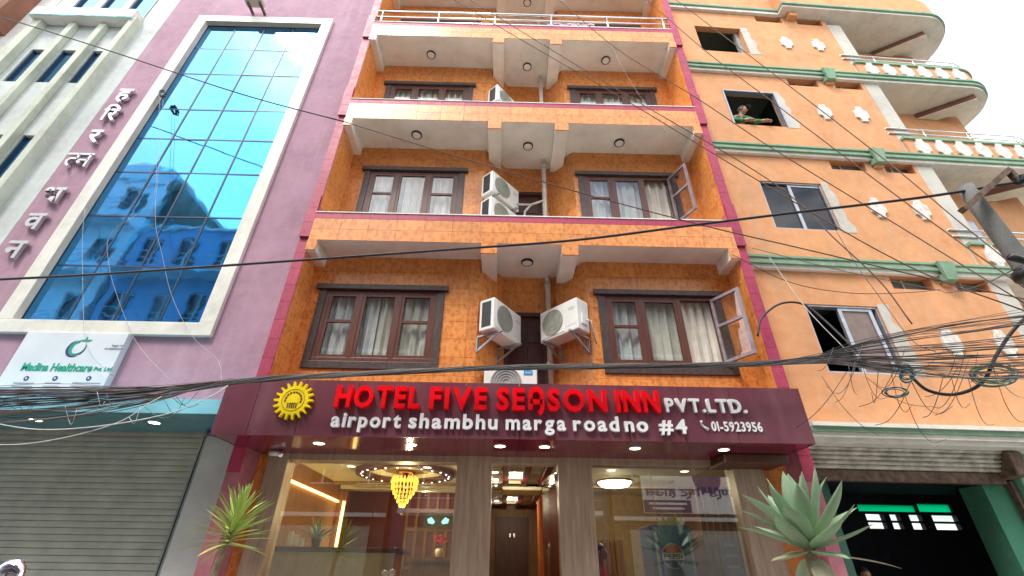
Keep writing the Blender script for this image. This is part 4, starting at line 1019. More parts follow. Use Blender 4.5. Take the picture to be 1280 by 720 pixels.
for c in holes_cells(-.04, 4.25, 3.1, 17, hol): wl.box(c[0], c[1], 0, .14, c[2], c[3])
rb_(wl, 'wall', 'orange')
# rooms behind
for k in range(4):
    z0, z1 = ([3.2] + [l[1] for l in LED])[k], LED[k][0]
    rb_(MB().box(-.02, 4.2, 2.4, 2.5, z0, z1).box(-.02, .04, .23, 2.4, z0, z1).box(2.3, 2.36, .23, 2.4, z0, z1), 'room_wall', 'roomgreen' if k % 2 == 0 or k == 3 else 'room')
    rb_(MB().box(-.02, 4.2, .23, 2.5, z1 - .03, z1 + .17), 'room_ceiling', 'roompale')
# windows
def r_window(i, kind):
    a, b, c, d = WIN[i]; f = .03
    if kind == 'open':
        rb_(MB().box(a - .02, a + .015, -.012, .1, c, d).box(b - .015, b + .02, -.012, .1, c, d).box(a - .02, b + .02, -.012, .1, d - .015, d + .02), 'window_frame', 'alum') if i != 3 else rb_(MB().box(b - .10, b - .001, .12, .21, c, d), 'window_reveal', 'roompale')
        return
    fo = rb_(MB().box(a, a + f, .02, .12, c, d).box(b - f, b, .02, .12, c, d).box(a + f, b - f, .02, .12, d - f, d).box(a + f, b - f, .02, .12, c, c + f), 'sliding_window', 'alum')
    mid = (a + b) / 2 - .02
    if kind == 'half':
        rb_(MB().box(mid - .03, mid + .03, .04, .09, c + f, d - f).box(mid + .03, b - f - .12, .04, .09, d - f - .05, d - f).box(b - f - .12, b - f - .06, .04, .09, c + f, d - f), 'sash', 'alum', fo)
        rb_(MB().box(mid + .03, b - f - .12, .06, .068, c + f, d - f - .05), 'pane', 'browncurt', fo)
    else:
        rb_(MB().box(mid - .03, mid + .03, .04, .09, c + f, d - f).box(mid + .03, b - f, .04, .09, d - f - .05, d - f), 'sash', 'alum', fo)
        rb_(MB().box(a + f, mid - .03, .06, .068, c + f, d - f), 'pane', 'navyglass', fo); rb_(MB().box(mid + .03, b - f, .05, .058, c + f, d - f - .05), 'pane', 'navyglass', fo)
M['browncurt'] = simple('brown_blind', (.20, .135, .11), .4)
r_window(0, 'half'); r_window(1, 'slide'); r_window(2, 'open'); r_window(3, 'open')
rgn = random.Random(5)
for i, (a, b, c, d) in enumerate(WIN):     # unpainted cement patch at the right jamb of each window
    top, bot = d + .05, c - .03
    L_ = [(b + .001, bot + (top - bot) * k / 8) for k in range(9)]; Rr = [(b + .26 + .05 * rgn.uniform(-1, 1) - .012 * k, bot + (top - bot) * k / 8) for k in range(9)]
    rb_(MB().plate([L_[0]] + Rr + L_[:0:-1], -.006, -.001), 'cement_patch', 'cement')
for v in VEN:     # recessed vents
    vo = rb_(MB().box(v[0], v[1], .141, .2, v[2], v[3]), 'vent', 'room')
    rb_(MB().box(v[0] + (v[1] - v[0]) * .42, v[0] + (v[1] - v[0]) * .46, .12, .1405, v[2], v[3]), 'vent_bar', 'cement', vo)
# ledges with stepped green moulding; slabs with rounded corner
def slab_poly(front, s0, s1, arc_c, arc_r, back):
    p = [(s0, back), (s0, front), (arc_c[0], front)]
    for k in range(1, 13):
        a = R(-90 + 90 * k / 12); p.append((arc_c[0] + arc_r[0] * math.cos(a), arc_c[1] + arc_r[1] * math.sin(a)))
    p.append((arc_c[0] + arc_r[0], back)); return p
EXT = (7.0, 7.0, 6.9, 6.9)
for k, (l0, l1) in enumerate(LED):
    big = k == 3; ext = EXT[k]
    if not big:
        sl_ = rb_(MB().prism(slab_poly(-.07, -.05, ext, (ext, .72), (.80, .79), 1.6), l0, l0 + .07), 'balcony_slab', 'ledgewhite')
        rb_(MB().prism(slab_poly(-.115, -.07, ext, (ext, .72), (.85, .835), 1.6), l0 + .071, l0 + .13), 'ledge_moulding', 'green', sl_)
        rb_(MB().prism(slab_poly(-.09, -.06, ext, (ext, .72), (.82, .81), 1.6), l0 + .131, l1 - .03), 'ledge_groove', 'ledgewhite', sl_)
        rb_(MB().prism(slab_poly(-.13, -.07, ext, (ext, .72), (.87, .85), 1.6), l1 - .029, l1 + .012), 'ledge_top', 'green', sl_)
    else:
        sl_ = rb_(MB().box(-.05, 2.95, -.08, .0, l0, l0 + .1), 'ledge', 'ledgewhite'); rb_(MB().box(-.07, 2.95, -.12, 0, l0 + .101, l0 + .17), 'ledge_moulding', 'green', sl_)
        sl_ = rb_(MB().prism(slab_poly(-.28, 2.96, ext, (ext, .7), (.98, .98), 1.9), l0 + .02, l0 + .09), 'balcony_slab', 'ledgewhite')
        rb_(MB().prism(slab_poly(-.33, 2.94, ext, (ext, .7), (1.03, 1.03), 1.9), l0 + .091, l0 + .16), 'ledge_moulding', 'green', sl_)
        rb_(MB().prism(slab_poly(-.28, 2.98, ext, (ext, .7), (.98, .98), 1.85), l0 + .161, l0 + .9), 'parapet', 'orange', sl_)
    # green bracket between the vents
    bx0 = 3.34 - .05 * k
    if not big:
        br_ = rb_(MB().box(bx0, bx0 + .24, -.11, -.001, l0 - .12, l0 - .001), 'bracket', 'green'); rb_(MB().hexa([(bx0 + .03, -.15, l0 - .12), (bx0 + .21, -.15, l0 - .12), (bx0 + .21, -.111, l0 - .12), (bx0 + .03, -.111, l0 - .12), (bx0 - .03, -.19, l1 + .01), (bx0 + .27, -.19, l1 + .01), (bx0 + .27, -.132, l1 + .01), (bx0 - .03, -.132, l1 + .01)]), 'bracket_face', 'green', br_)
        rb_(MB().box(bx0 + .03, bx0 + .21, -.06, -.001, l0 - .18, l0 - .121), 'bracket_foot', 'orange', br_)
    else:
        rb_(MB().box(bx0 - .02, bx0 + .2, -.16, -.001, l0 - .14, l0 + .019), 'bracket', 'orange')
    # balcony parapet, cap, rail and ornaments on the three lower slabs
    if not big:
        s0 = 4.30; cy_ = .72
        def arc(rx, ry, rev=False):
            p_ = [(ext + rx * math.cos(R(-90 + 9 * q)), cy_ + ry * math.sin(R(-90 + 9 * q))) for q in range(0, 11)]; return p_[::-1] if rev else p_
        pp_ = rb_(MB().prism([(s0, .0), (s0, -.05)] + arc(.77, .77) + arc(.65, .65, True) + [(s0 + .10, .07), (s0 + .10, .0)][:1], l1 + .013, l1 + .50), 'balcony_parapet', 'orange')
        rb_(MB().prism([(s0 - .02, .0), (s0 - .02, -.09)] + arc(.81, .81) + arc(.61, .61, True) + [(s0 + .13, .11)], l1 + .501, l1 + .56), 'parapet_cap', 'green', pp_)
        for zz in (.72, .87):
            rb_(MB().tube([(s0 - .2, .12, l1 + zz), (s0 - .2, -.02, l1 + zz)] + [(x, y, l1 + zz) for x, y in arc(.73, .73)], .018, 8), 'rail', 'steel', pp_, True)
        for x in (s0 + .6, s0 + 1.6, ext): rb_(MB().tube([(x, -.02, l1 + .56), (x, -.02, l1 + .87)], .015, 8), 'rail_post', 'steel', pp_, True)
def ornament_poly(cx, cz, w_, h_):
    hw, hh = w_ / 2, h_ / 2; q = .36
    pts = [(-hw * .45, -hh), (hw * .45, -hh), (hw * .45, -hh * .78), (hw * .62, -hh * .55), (hw, -hh * .45), (hw, hh * .45), (hw * .62, hh * .55), (hw * .45, hh * .78), (hw * .45, hh), (-hw * .45, hh), (-hw * .45, hh * .78), (-hw * .62, hh * .55), (-hw, hh * .45), (-hw, -hh * .45), (-hw * .62, -hh * .55), (-hw * .45, -hh * .78)]
    return [(cx + x, cz + z) for x, z in pts]
orn = MB().plate(ornament_poly(0, 0, .30, .48), -.035, -.001).mesh('ornament', 'ornament')
for k, z in enumerate((4.74, 7.50, 10.25, 12.88)):
    for s_ in (2.98 - .05 * k, 3.86 - .07 * k): link('ornament', orn, ob, Matrix.Translation((s_, 0, z)))
for k, (l0, l1) in enumerate(LED[:3]):
    for i in range(6): link('ornament', orn, ob, Matrix.Translation((4.60 + i * .44, -.051, l1 + .26)))
# grey cement column, recessed balcony wall, diagonal beams
rb_(MB().box(4.251, 4.60, -.002, .5, 3.1, 13.9), 'corner_column', 'cement')
rb_(MB().box(4.601, 7.1, .74, .85, 3.1, 14), 'recess_wall', 'orange'); rb_(MB().box(7.101, 7.25, .74, 3.0, 3.1, 14), 'side_wall', 'orange')
for k, (l0, l1) in enumerate(LED):
    zt = l0 - .002 if k < 3 else l0 + .018
    q = [(6.1, .73), (EXT[k] + .15, .08), (EXT[k] + .48, .30), (6.62, .73)]
    bo = rb_(MB().prism(q, zt - .15, zt), 'diagonal_beam', 'brown'); rb_(MB().prism(q, zt - .165, zt - .1505), 'beam_underside', 'ledgewhite', bo)
rb_(MB().box(-.04, 4.6, 3.2, 3.4, 3.3, 17).box(4.6, 7.25, 3.01, 3.2, 3.3, 17), 'rear_wall', 'cement')
rb_(MB().box(5.0, 5.7, .66, .70, 6.2, 7.9), 'balcony_window', 'alum'); 
# ground floor: ledge, rolled shutter, green posts, dark shop
lg = rb_(MB().box(-.12, 6.4, -.50, .22, 3.10, 3.16), 'shop_ledge', 'ledgewhite')
rb_(MB().box(-.13, 6.4, -.53, -.0, 3.161, 3.22), 'ledge_moulding', 'green', lg); rb_(MB().box(-.13, 6.4, -.56, -.0, 3.221, 3.27), 'ledge_top', 'ledgewhite', lg); rb_(MB().box(-.1, 6.4, -.45, -.0, 3.04, 3.099), 'ledge_under', 'ledgewhite', lg)
rs = thing('rolled_shutter', 'rolled-up cream metal shutter curtain above the dark shop opening', 'shutter', tuple(OW @ Vector((1.3, -.1, 2.7))), RA)
for i in range(5):
    z = 2.80 + i * .052; y = -.10 - .03 * i
    rb_(MB().add([(-.06, y, z), (2.72, y, z), (2.72, y - .022, z + .02), (-.06, y - .022, z + .02), (2.72, y - .004, z + .05), (-.06, y - .004, z + .05), (-.06, y + .05, z + .05), (2.72, y + .05, z + .05), (-.06, y + .05, z), (2.72, y + .05, z)],
                 [(0, 1, 2, 3), (3, 2, 4, 5), (5, 4, 7, 6), (0, 8, 9, 1)]), 'slat', 'metalslat' if i != 2 else 'metalslat', rs)
rb_(MB().box(-.06, 2.66, -.06, .05, 2.66, 2.795), 'bottom_bar', 'rust', rs, bevel=.01); rb_(MB().box(2.60, 2.80, -.3, .1, 2.72, 3.03), 'end_plate', 'rust', rs, bevel=.02)
rb_(MB().box(-.04, .26, .06, .3, GZ, 2.66), 'shop_jamb', 'roomgreen'); 
gp = rb_(MB().box(2.40, 2.74, .05, .4, GZ, 2.66), 'shop_post', 'greendark'); rb_(MB().box(2.745, 2.80, -.02, .35, GZ, 2.70), 'shutter_guide', 'rust', gp)
rb_(MB().box(2.83, 3.18, -.10, .4, GZ, 3.03), 'shop_column', 'greenlight', bevel=.02); rb_(MB().box(2.98, 3.05, -.14, -.10, GZ, 2.98), 'column_rib', 'greenlight', bevel=.01); rb_(MB().box(3.19, 6.3, .3, .4, GZ, 2.7), 'next_shop_shutter', 'dark'); rb_(MB().box(3.19, 6.3, -.02, .4, 2.7, 3.03), 'next_shop_lintel', 'brown')
# shop interior
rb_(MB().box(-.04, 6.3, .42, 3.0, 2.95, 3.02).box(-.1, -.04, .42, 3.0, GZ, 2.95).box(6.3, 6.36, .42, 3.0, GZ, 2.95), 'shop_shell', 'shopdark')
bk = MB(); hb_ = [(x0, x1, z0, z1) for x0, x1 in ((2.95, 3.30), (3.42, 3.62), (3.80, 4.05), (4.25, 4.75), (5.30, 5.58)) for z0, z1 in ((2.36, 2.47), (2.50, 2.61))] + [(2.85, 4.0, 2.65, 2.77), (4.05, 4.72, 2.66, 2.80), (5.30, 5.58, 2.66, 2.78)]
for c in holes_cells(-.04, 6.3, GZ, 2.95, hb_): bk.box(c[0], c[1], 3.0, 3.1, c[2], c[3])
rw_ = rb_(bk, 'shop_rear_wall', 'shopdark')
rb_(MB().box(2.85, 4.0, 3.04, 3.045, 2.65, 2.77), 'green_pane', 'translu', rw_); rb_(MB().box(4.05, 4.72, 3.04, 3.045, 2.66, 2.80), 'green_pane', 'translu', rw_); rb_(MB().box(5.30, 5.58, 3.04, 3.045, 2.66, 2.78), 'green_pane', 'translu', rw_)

# ================================================================== STREET FURNITURE
PBASE, PTOP = Vector((5.55, 3.85, GZ)), atY(1206, 234, 3.8)
po = thing('utility_pole', 'weathered dark utility pole leaning at the right picture edge', 'utility pole', tuple(PBASE))
MB().tube([PBASE + (PTOP - PBASE) * t for t in (0, .25, .5, .75, .93, 1)], [.115, .11, .10, .09, .082, .076], 14).build('shaft', 'pole', po, True)
a_, b_, c_ = atY(1203, 263, 3.66), atY(1260, 213, 3.66), atY(1272, 226, 3.66)
def bar(p, q, w_, h_):
    d = (q - p).normalized(); n = Vector((0, 1, 0)); u = d.cross(n).normalized(); o = []
    for pt in (p, q): o += [pt - n * w_ + u * h_, pt + n * w_ + u * h_, pt + n * w_ - u * h_, pt - n * w_ - u * h_]
    return MB().hexa([tuple(v) for v in o])
bar(a_, b_, .035, .03).build('crossarm', 'rust', po); bar(b_ + Vector((.002, 0, -.01)), c_, .03, .024).build('arm_end', 'rust', po)
for px, py in ((1274, 225), (1279, 224)):
    q = atY(px, py, 3.62); MB().lathe([(.03, -.06), (.055, -.03), (.03, 0), (.055, .03), (.02, .06)], tuple(q), 12).build('insulator', 'black', po, True)
q = atY(1274, 330, 3.64); MB().lathe([(.13, -.04), (.135, 0), (.13, .04)], tuple(PBASE + (PTOP - PBASE) * ((q.z - GZ) / (PTOP.z - GZ))), 14).build('clamp_band', 'black', po, True)
MB().tube([q + Vector((-.12, -.05, .05)), q + Vector((.05, -.06, -.02))], .035, 8).build('clamp', 'black', po, True)

def crom(P, n=6):
    out = []; P = [2 * P[0] - P[1]] + P + [2 * P[-1] - P[-2]]
    for i in range(1, len(P) - 2):
        for k in range(n):
            t = k / n; a, b, c, d = P[i - 1:i + 3]
            out.append(.5 * ((2 * b) + (c - a) * t + (2 * a - 5 * b + 4 * c - d) * t * t + (3 * b - a - 3 * c + d) * t ** 3))
    out.append(P[-2]); return out
def path(pts): return [atY(*p) for p in pts]
def cable(label, pts, r, mat='cable', n=6, group='overhead cables'):
    o = MB().tube(crom(path(pts)), r, 5).build('overhead_cable', mat, None, True); tag(o, label, 'cable', group); return o
cable('thick twisted black cable crossing the middle of the hotel to the pole', [(-60, 352, 5.0), (120, 343, 5.0), (350, 327, 4.95), (560, 312, 4.85), (720, 300, 4.7), (870, 281, 4.5), (1000, 265, 4.2), (1150, 247, 3.9), (1278, 227, 3.62)], .017)
cable('thin black cable slanting down from the upper left corner across the blue glass', [(-60, 2, 5.4), (120, 58, 5.4), (300, 117, 5.4), (430, 152, 5.4)], .012)
cable('thin brown cable slanting across the second hotel balcony to the right', [(430, 152, 5.4), (540, 186, 5.4), (640, 216, 5.35), (740, 245, 5.3), (880, 282, 5.2), (1000, 310, 5.1), (1170, 350, 4.9), (1300, 378, 4.7)], .009, 'cablebrown')
for lab, pts in (('leftmost of the thin wires slanting down from the top picture edge', [(555, -8, 5.6), (640, 43, 5.55), (780, 124, 5.4), (960, 233, 5.1), (1130, 330, 4.7), (1290, 392, 4.3)]),
                 ('second thin wire from the left slanting down from the top picture edge', [(575, -8, 5.7), (640, 32, 5.6), (780, 117, 5.4), (960, 224, 5.1), (1045, 300, 4.9), (1100, 352, 4.8), (1140, 405, 4.7)]),
                 ('thin wire crossing the middle lamps and the right fin of the hotel', [(690, -8, 5.6), (770, 60, 5.5), (870, 122, 5.3), (960, 182, 5.2), (1100, 268, 4.9), (1290, 385, 4.3)]),
                 ('thin wire starting above the right end of the top railing', [(800, -8, 5.6), (880, 62, 5.4), (960, 123, 5.2), (1080, 214, 4.9), (1190, 296, 4.6), (1290, 366, 4.3)]),
                 ('rightmost thin wire slanting past the man in the window', [(835, -8, 5.6), (960, 87, 5.3), (1100, 195, 5.0), (1200, 278, 4.6), (1290, 350, 4.3)])):
    cable(lab, pts, .0085, 'cablebrown', group='thin wires slanting from the top edge')
cable('dark looped cable arching beside the open hotel window', [(947, 420, 5.9), (952, 398, 5.9), (975, 380, 5.85), (1003, 380, 5.8), (1030, 400, 5.7), (1072, 440, 5.5)], .016)
cable('heavy purple-black cable sagging under the wire tangle at the right', [(1138, 470, 5.2), (1160, 488, 5.15), (1195, 493, 5.1), (1228, 478, 5.0), (1245, 445, 4.9), (1265, 415, 4.8), (1295, 385, 4.6)], .02)
cable('pale wire hanging from the ledge of the orange building', [(962, 322, 5.8), (978, 345, 5.8), (1010, 388, 5.7), (1060, 440, 5.6)], .006, 'cablewhite')
cable('pale thin wire drooping from pole to the green bracket', [(1278, 331, 3.7), (1230, 355, 4.4), (1185, 366, 5.2), (1170, 362, 5.7), (1060, 340, 5.8), (940, 310, 5.9)], .006, 'cablegrey')
cable('long brown wire drooping under the lowest green ledge', [(915, 318, 5.9), (985, 352, 5.8), (1060, 366, 5.7), (1130, 366, 5.6), (1175, 362, 5.6)], .006, 'cablebrown')
cable('upper white wire drooping in front of the turquoise canopy', [(-20, 527, 4.9), (50, 537, 4.9), (130, 532, 4.9), (210, 517, 4.95), (262, 496, 5.0), (285, 482, 5.1)], .006, 'cablewhite')
cable('lower white wire drooping in front of the roller shutter', [(-20, 556, 4.9), (30, 555, 4.9), (90, 545, 4.9), (150, 527, 4.95), (185, 505, 5.0), (205, 494, 5.1)], .005, 'cablewhite')
cable('white wire running down the blue glass, left one', [(200, 122, 6.2), (196, 185, 6.2), (190, 250, 6.2), (140, 290, 6.2), (136, 330, 6.2), (150, 380, 6.2), (172, 430, 6.2), (215, 478, 5.4)], .003, 'cablegrey2')
cable('white wire running down the blue glass, right one', [(204, 122, 6.2), (200, 190, 6.2), (194, 270, 6.2), (203, 320, 6.2), (215, 370, 6.2), (240, 420, 6.2), (272, 450, 6.0), (277, 478, 5.3)], .003, 'cablegrey2')
cable('white wire hanging over the clinic signboard', [(106, 262, 6.24), (103, 300, 6.2), (104, 380, 6.2), (106, 420, 6.15), (116, 446, 6.15), (141, 470, 6.15)], .003, 'cablegrey2')
cable('thin pale string across the third balcony soffit', [(760, 50, 5.7), (790, 105, 5.8), (815, 140, 5.85), (832, 166, 5.9)], .003, 'cablegrey2')
cable('thin dark wire climbing the orange wall below the ledge', [(1045, 288, 5.9), (1070, 330, 5.8), (1100, 372, 5.7), (1140, 425, 5.5), (1170, 440, 5.3)], .006, 'cablegrey')

# main bundle of service wires
rr = random.Random(21)
bd_ = thing('cable_bundle', 'thick bundle of black wires running across the hotel front and fanning out both ways', 'cable bundle', (0, 5.12, 3.6))
for i in range(84):
    e = rr.gauss(0, 1); left = rr.random(); f = rr.random(); top = i < 5
    yl = 486 + (rr.random() ** 1.3) * 40 if not top else 484 + rr.uniform(-3, 4)
    yr = rr.uniform(392, 482)
    tw = rr.uniform(0, 6.28); kk = 2.2
    def tws(x, am=3.0): return am * math.sin(x / 46 + tw) + rr.uniform(-.5, .5)
    pts = [(-60, yl + 4 + rr.uniform(-6, 6), 4.95 + rr.uniform(-.1, .1)), (60, yl - 2 + rr.uniform(-3, 5), 5.0 + rr.uniform(-.1, .1)), (150, 484 + (yl - 484) * .62 + rr.uniform(-2, 4), 5.05 + rr.uniform(-.05, .05)), (215, 482 + (yl - 484) * .30 + rr.uniform(-1, 2), 5.1),
           (280, 478 + (yl - 484) * .04 + tws(280), 5.12 + .02 * math.cos(280 / 46 + tw))]
    for x, y in ((345, 473), (420, 469), (500, 465), (580, 461.5), (660, 459), (740, 458), (820, 457), (900, 456), (960, 454)): pts.append((x, y + tws(x), 5.12 + .02 * math.cos(x / 46 + tw)))
    pts += [(1010, 450 + (yr - 445) * .05 + tws(1010), 5.1), (1060, 446 + (yr - 445) * .28 + rr.uniform(-2, 2), 5.05), (1130, 442 + (yr - 440) * .6 + rr.uniform(-3, 3), 4.95 + rr.uniform(-.1, .1)), (1210, 438 + (yr - 440) * .85 + rr.uniform(-3, 3), 4.8 + rr.uniform(-.1, .1)), (1300, yr - 8 + rr.uniform(-4, 4), 4.6)]
    if i % 3 == 1: pts = pts[10:]
    if i % 3 == 2: pts = pts[:13]
    MB().tube(crom(path(pts), 3), rr.choice((.003, .0035, .004, .006)), 5).build('strand', rr.choice(('cable', 'cable', 'cablegrey', 'cablegrey', 'cablebrown')), bd_, True)
# loose tails that dangle from the tangle on the right
for i in range(26):
    x0 = rr.uniform(1010, 1275); y0 = rr.uniform(430, 480); x1 = x0 + rr.uniform(-70, 90); y1 = y0 + rr.uniform(25, 75); sg = rr.uniform(5, 30)
    MB().tube(crom(path([(x0, y0, 5.0), ((x0 * 2 + x1) / 3, (y0 * 2 + y1) / 3 + sg, 5.05), ((x0 + 2 * x1) / 3, (y0 + 2 * y1) / 3 + sg, 5.15), (x1, y1, 5.3)]), 4), .0035, 4).build('loose_wire', rr.choice(('cablebrown', 'cablegrey', 'cable')), bd_, True)
for i in range(12):
    x0 = rr.uniform(-10, 250); y0 = 488 + rr.uniform(0, 20); x1 = x0 + rr.uniform(-40, 60)
    MB().tube(crom(path([(x0, y0, 5.0), ((x0 + x1) / 2, y0 + rr.uniform(10, 26), 5.0), (x1, y0 + rr.uniform(-4, 14), 5.0)]), 4), .003, 4).build('loose_wire', rr.choice(('cablewhite', 'cablegrey', 'cable', 'cableteal')), bd_, True)
def coil(label, px, py, rx, ry, n, mat, r=.005, Y=4.95, sq=1.0):
    o = thing('wire_coil', label, 'wire coil', tuple(atY(px, py, Y)), group='coils in the wire tangle')
    for i in range(n):
        ox, oy = rr.gauss(0, rx * .12), rr.gauss(0, ry * .16); ph = rr.uniform(0, 6.28); ex = rr.uniform(.75, 1.05); ey = rr.uniform(.6, 1.05)
        pts = [(px + ox + rx * ex * math.cos(t * math.pi / 8 + ph), py + oy + ry * ey * math.sin(t * math.pi / 8 + ph), Y + .03 * math.sin(t + i)) for t in range(17)]
        MB().tube(crom(path(pts), 2), r, 5, False).build('turn', mat if rr.random() < .8 else 'cableteal', o, True)
coil('small coil of teal and blue wire in the right tangle', 1134, 468, 9, 10, 9, 'cableteal')
coil('large green coil of wire hanging right in the tangle', 1242, 468, 30, 14, 14, 'cablegreen')
coil('loose black coil below the teal one in the right tangle', 1120, 490, 16, 6, 4, 'cable', .006)
coil('small black coil of cable hung on the frame of the blue glass', 203, 117, 4, 4, 6, 'cable', .01, 6.2)

# ================================================================== PLANTS
def leaf_mesh(name, length, width, up0, bend, mat, thick=.012, nseg=9, chan=.25, curl=0, tip=.0, basew=.45):
    """one leaf growing along +x: up0 start elevation, bend total turn (negative bends down)"""
    top = []; bot = []; x = z = y = 0; nv = 4
    for i in range(nseg + 1):
        t = i / nseg; e = R(up0 + bend * t * t); yaw = R(curl * t * t)
        wv = width * (basew + (1 - basew) * math.sin(math.pi * min(1, t / .9) ** .8) if t < .5 else math.cos(math.pi / 2 * ((t - .5) / .5) ** 1.25)) * .5 + .001
        if i:
            x += length / nseg * math.cos(e) * math.cos(yaw); y += length / nseg * math.cos(e) * math.sin(yaw); z += length / nseg * math.sin(e)
        nx, nz = -math.sin(e), math.cos(e)
        for j in range(nv + 1):
            s_ = j / nv * 2 - 1; lift = chan * wv * s_ * s_; th = thick * (1 - s_ * s_ * .95) * (1 - .85 * t)
            top.append((x + nx * lift, y + s_ * wv, z + nz * lift)); bot.append((x + nx * (lift - th), y + s_ * wv, z + nz * (lift - th)))
    n = len(top); fs = []
    for i in range(nseg):
        for j in range(nv):
            a = i * (nv + 1) + j; fs.append((a, a + nv + 1, a + nv + 2, a + 1)); fs.append((n + a, n + a + 1, n + a + nv + 2, n + a + nv + 1))
        a = i * (nv + 1); fs.append((a, n + a, n + a + nv + 1, a + nv + 1)); a += nv; fs.append((a, a + nv + 1, n + a + nv + 1, n + a))
    mb = MB().add(top + bot, fs); return mb.mesh(name, mat, True)
def pot(parent, x, y, z0, r, h): MB().lathe([(r * .7, z0), (r * .95, z0 + h * .9), (r * 1.05, z0 + h * .9), (r * 1.05, z0 + h), (r * .9, z0 + h), (r * .85, z0 + h - .06), (.001, z0 + h - .06)], (x, y, 0), 24).build('pot', 'pot', parent, True)
AC = atY(1012, 688, 4.6)
ag = thing('agave_plant', 'blue-green agave rosette on a bare trunk right of the lobby', 'plant', (AC.x, 4.6, GZ))
pot(ag, AC.x, 4.6, GZ, .24, .42)
MB().tube([(AC.x - .02, 4.6, GZ + .36), (AC.x - .03, 4.6, 1.1), (AC.x - .005, 4.6, AC.z - .05), (AC.x, 4.6, AC.z + .06)], [.055, .048, .046, .05], 12).build('trunk', 'stem', ag, True)
rl = random.Random(4)
rings = [(3, 82, 4, .46, .12), (5, 70, 2, .56, .15), (7, 54, 6, .58, .165), (8, 36, 12, .58, .165), (7, 16, 12, .52, .155), (4, -8, -6, .44, .15), (2, -50, -25, .32, .16)]
for n_, up, bd2, ln, wd in rings:
    off = rl.uniform(0, 6)
    for i in range(n_):
        az = off + 2 * math.pi * i / n_ + rl.uniform(-.18, .18)
        u_ = up + rl.uniform(-8, 8); lnn = ln * rl.uniform(.88, 1.12); dry = up < -30
        me = leaf_mesh('leaf', lnn, wd * rl.uniform(.85, 1.12), u_, bd2 + rl.uniform(-22, 18), 'agavedry' if up < 0 and i == 0 else 'agave', .018, 10, .22, rl.uniform(-20, 20), basew=.35)
        lf = link('leaf', me, ag, WORLD[ag.name].inverted() @ Matrix.Translation((AC.x + .03 * math.cos(az), 4.6 + .03 * math.sin(az), AC.z + .0 + .0012 * up)) @ Matrix.Rotation(az, 4, 'Z'))
me = leaf_mesh('leaf', .62, .075, -4, -14, 'agavedry', .008, 10, .15, -22, basew=.5)
lf = link('leaf', me, ag, WORLD[ag.name].inverted() @ Matrix.Translation((AC.x + .02, 4.58, AC.z - .03)) @ Matrix.Rotation(R(-12), 4, 'Z')); lf['label'] = 'long pale dried leaf drooping to the right'

DC = atY(290, 665, 4.8)
dr_ = thing('dracaena_plant', 'yellow-green spiky dracaena left of the lobby front', 'plant', (DC.x - .12, 4.8, GZ))
pot(dr_, DC.x - .14, 4.8, GZ, .2, .36)
MB().tube([(DC.x - .14, 4.8, GZ + .3), (DC.x - .10, 4.8, 1.2), (DC.x - .03, 4.8, DC.z - .12), (DC.x, 4.8, DC.z + .05), (DC.x + .03, 4.8, DC.z + .16)], [.035, .032, .030, .024, .01], 10).build('trunk', 'stem', dr_, True)
for i in range(70):
    t = i / 69; az = i * 2.39996 + rl.uniform(-.2, .2); h = -.10 + .26 * t; up = -14 + 94 * t ** .9 + rl.uniform(-9, 9)
    me = leaf_mesh('leaf', rl.uniform(.34, .46) * (1 - .28 * t), rl.uniform(.024, .034), up, rl.uniform(-14, 6), 'dracaena', .003, 7, .35, rl.uniform(-15, 15), basew=.6)
    link('leaf', me, dr_, WORLD[dr_.name].inverted() @ Matrix.Translation((DC.x + .15 * max(0, h), 4.8, DC.z + h)) @ Matrix.Rotation(az, 4, 'Z'))
# indoor plant behind the reception window
ip = thing('indoor_plant', 'dark potted indoor plant behind the reception desk', 'plant', (-2.62, 7.55, 1.86)); pot(ip, -2.62, 7.5, 1.861, .07, .12)
for i in range(26):
    me = leaf_mesh('leaf', rl.uniform(.25, .4), .035, rl.uniform(20, 85), rl.uniform(-40, 0), 'agave', .003, 6, .3, rl.uniform(-20, 20)); link('leaf', me, ip, WORLD[ip.name].inverted() @ Matrix.Translation((-2.62, 7.5, 1.95)) @ Matrix.Rotation(i * 2.4, 4, 'Z'))

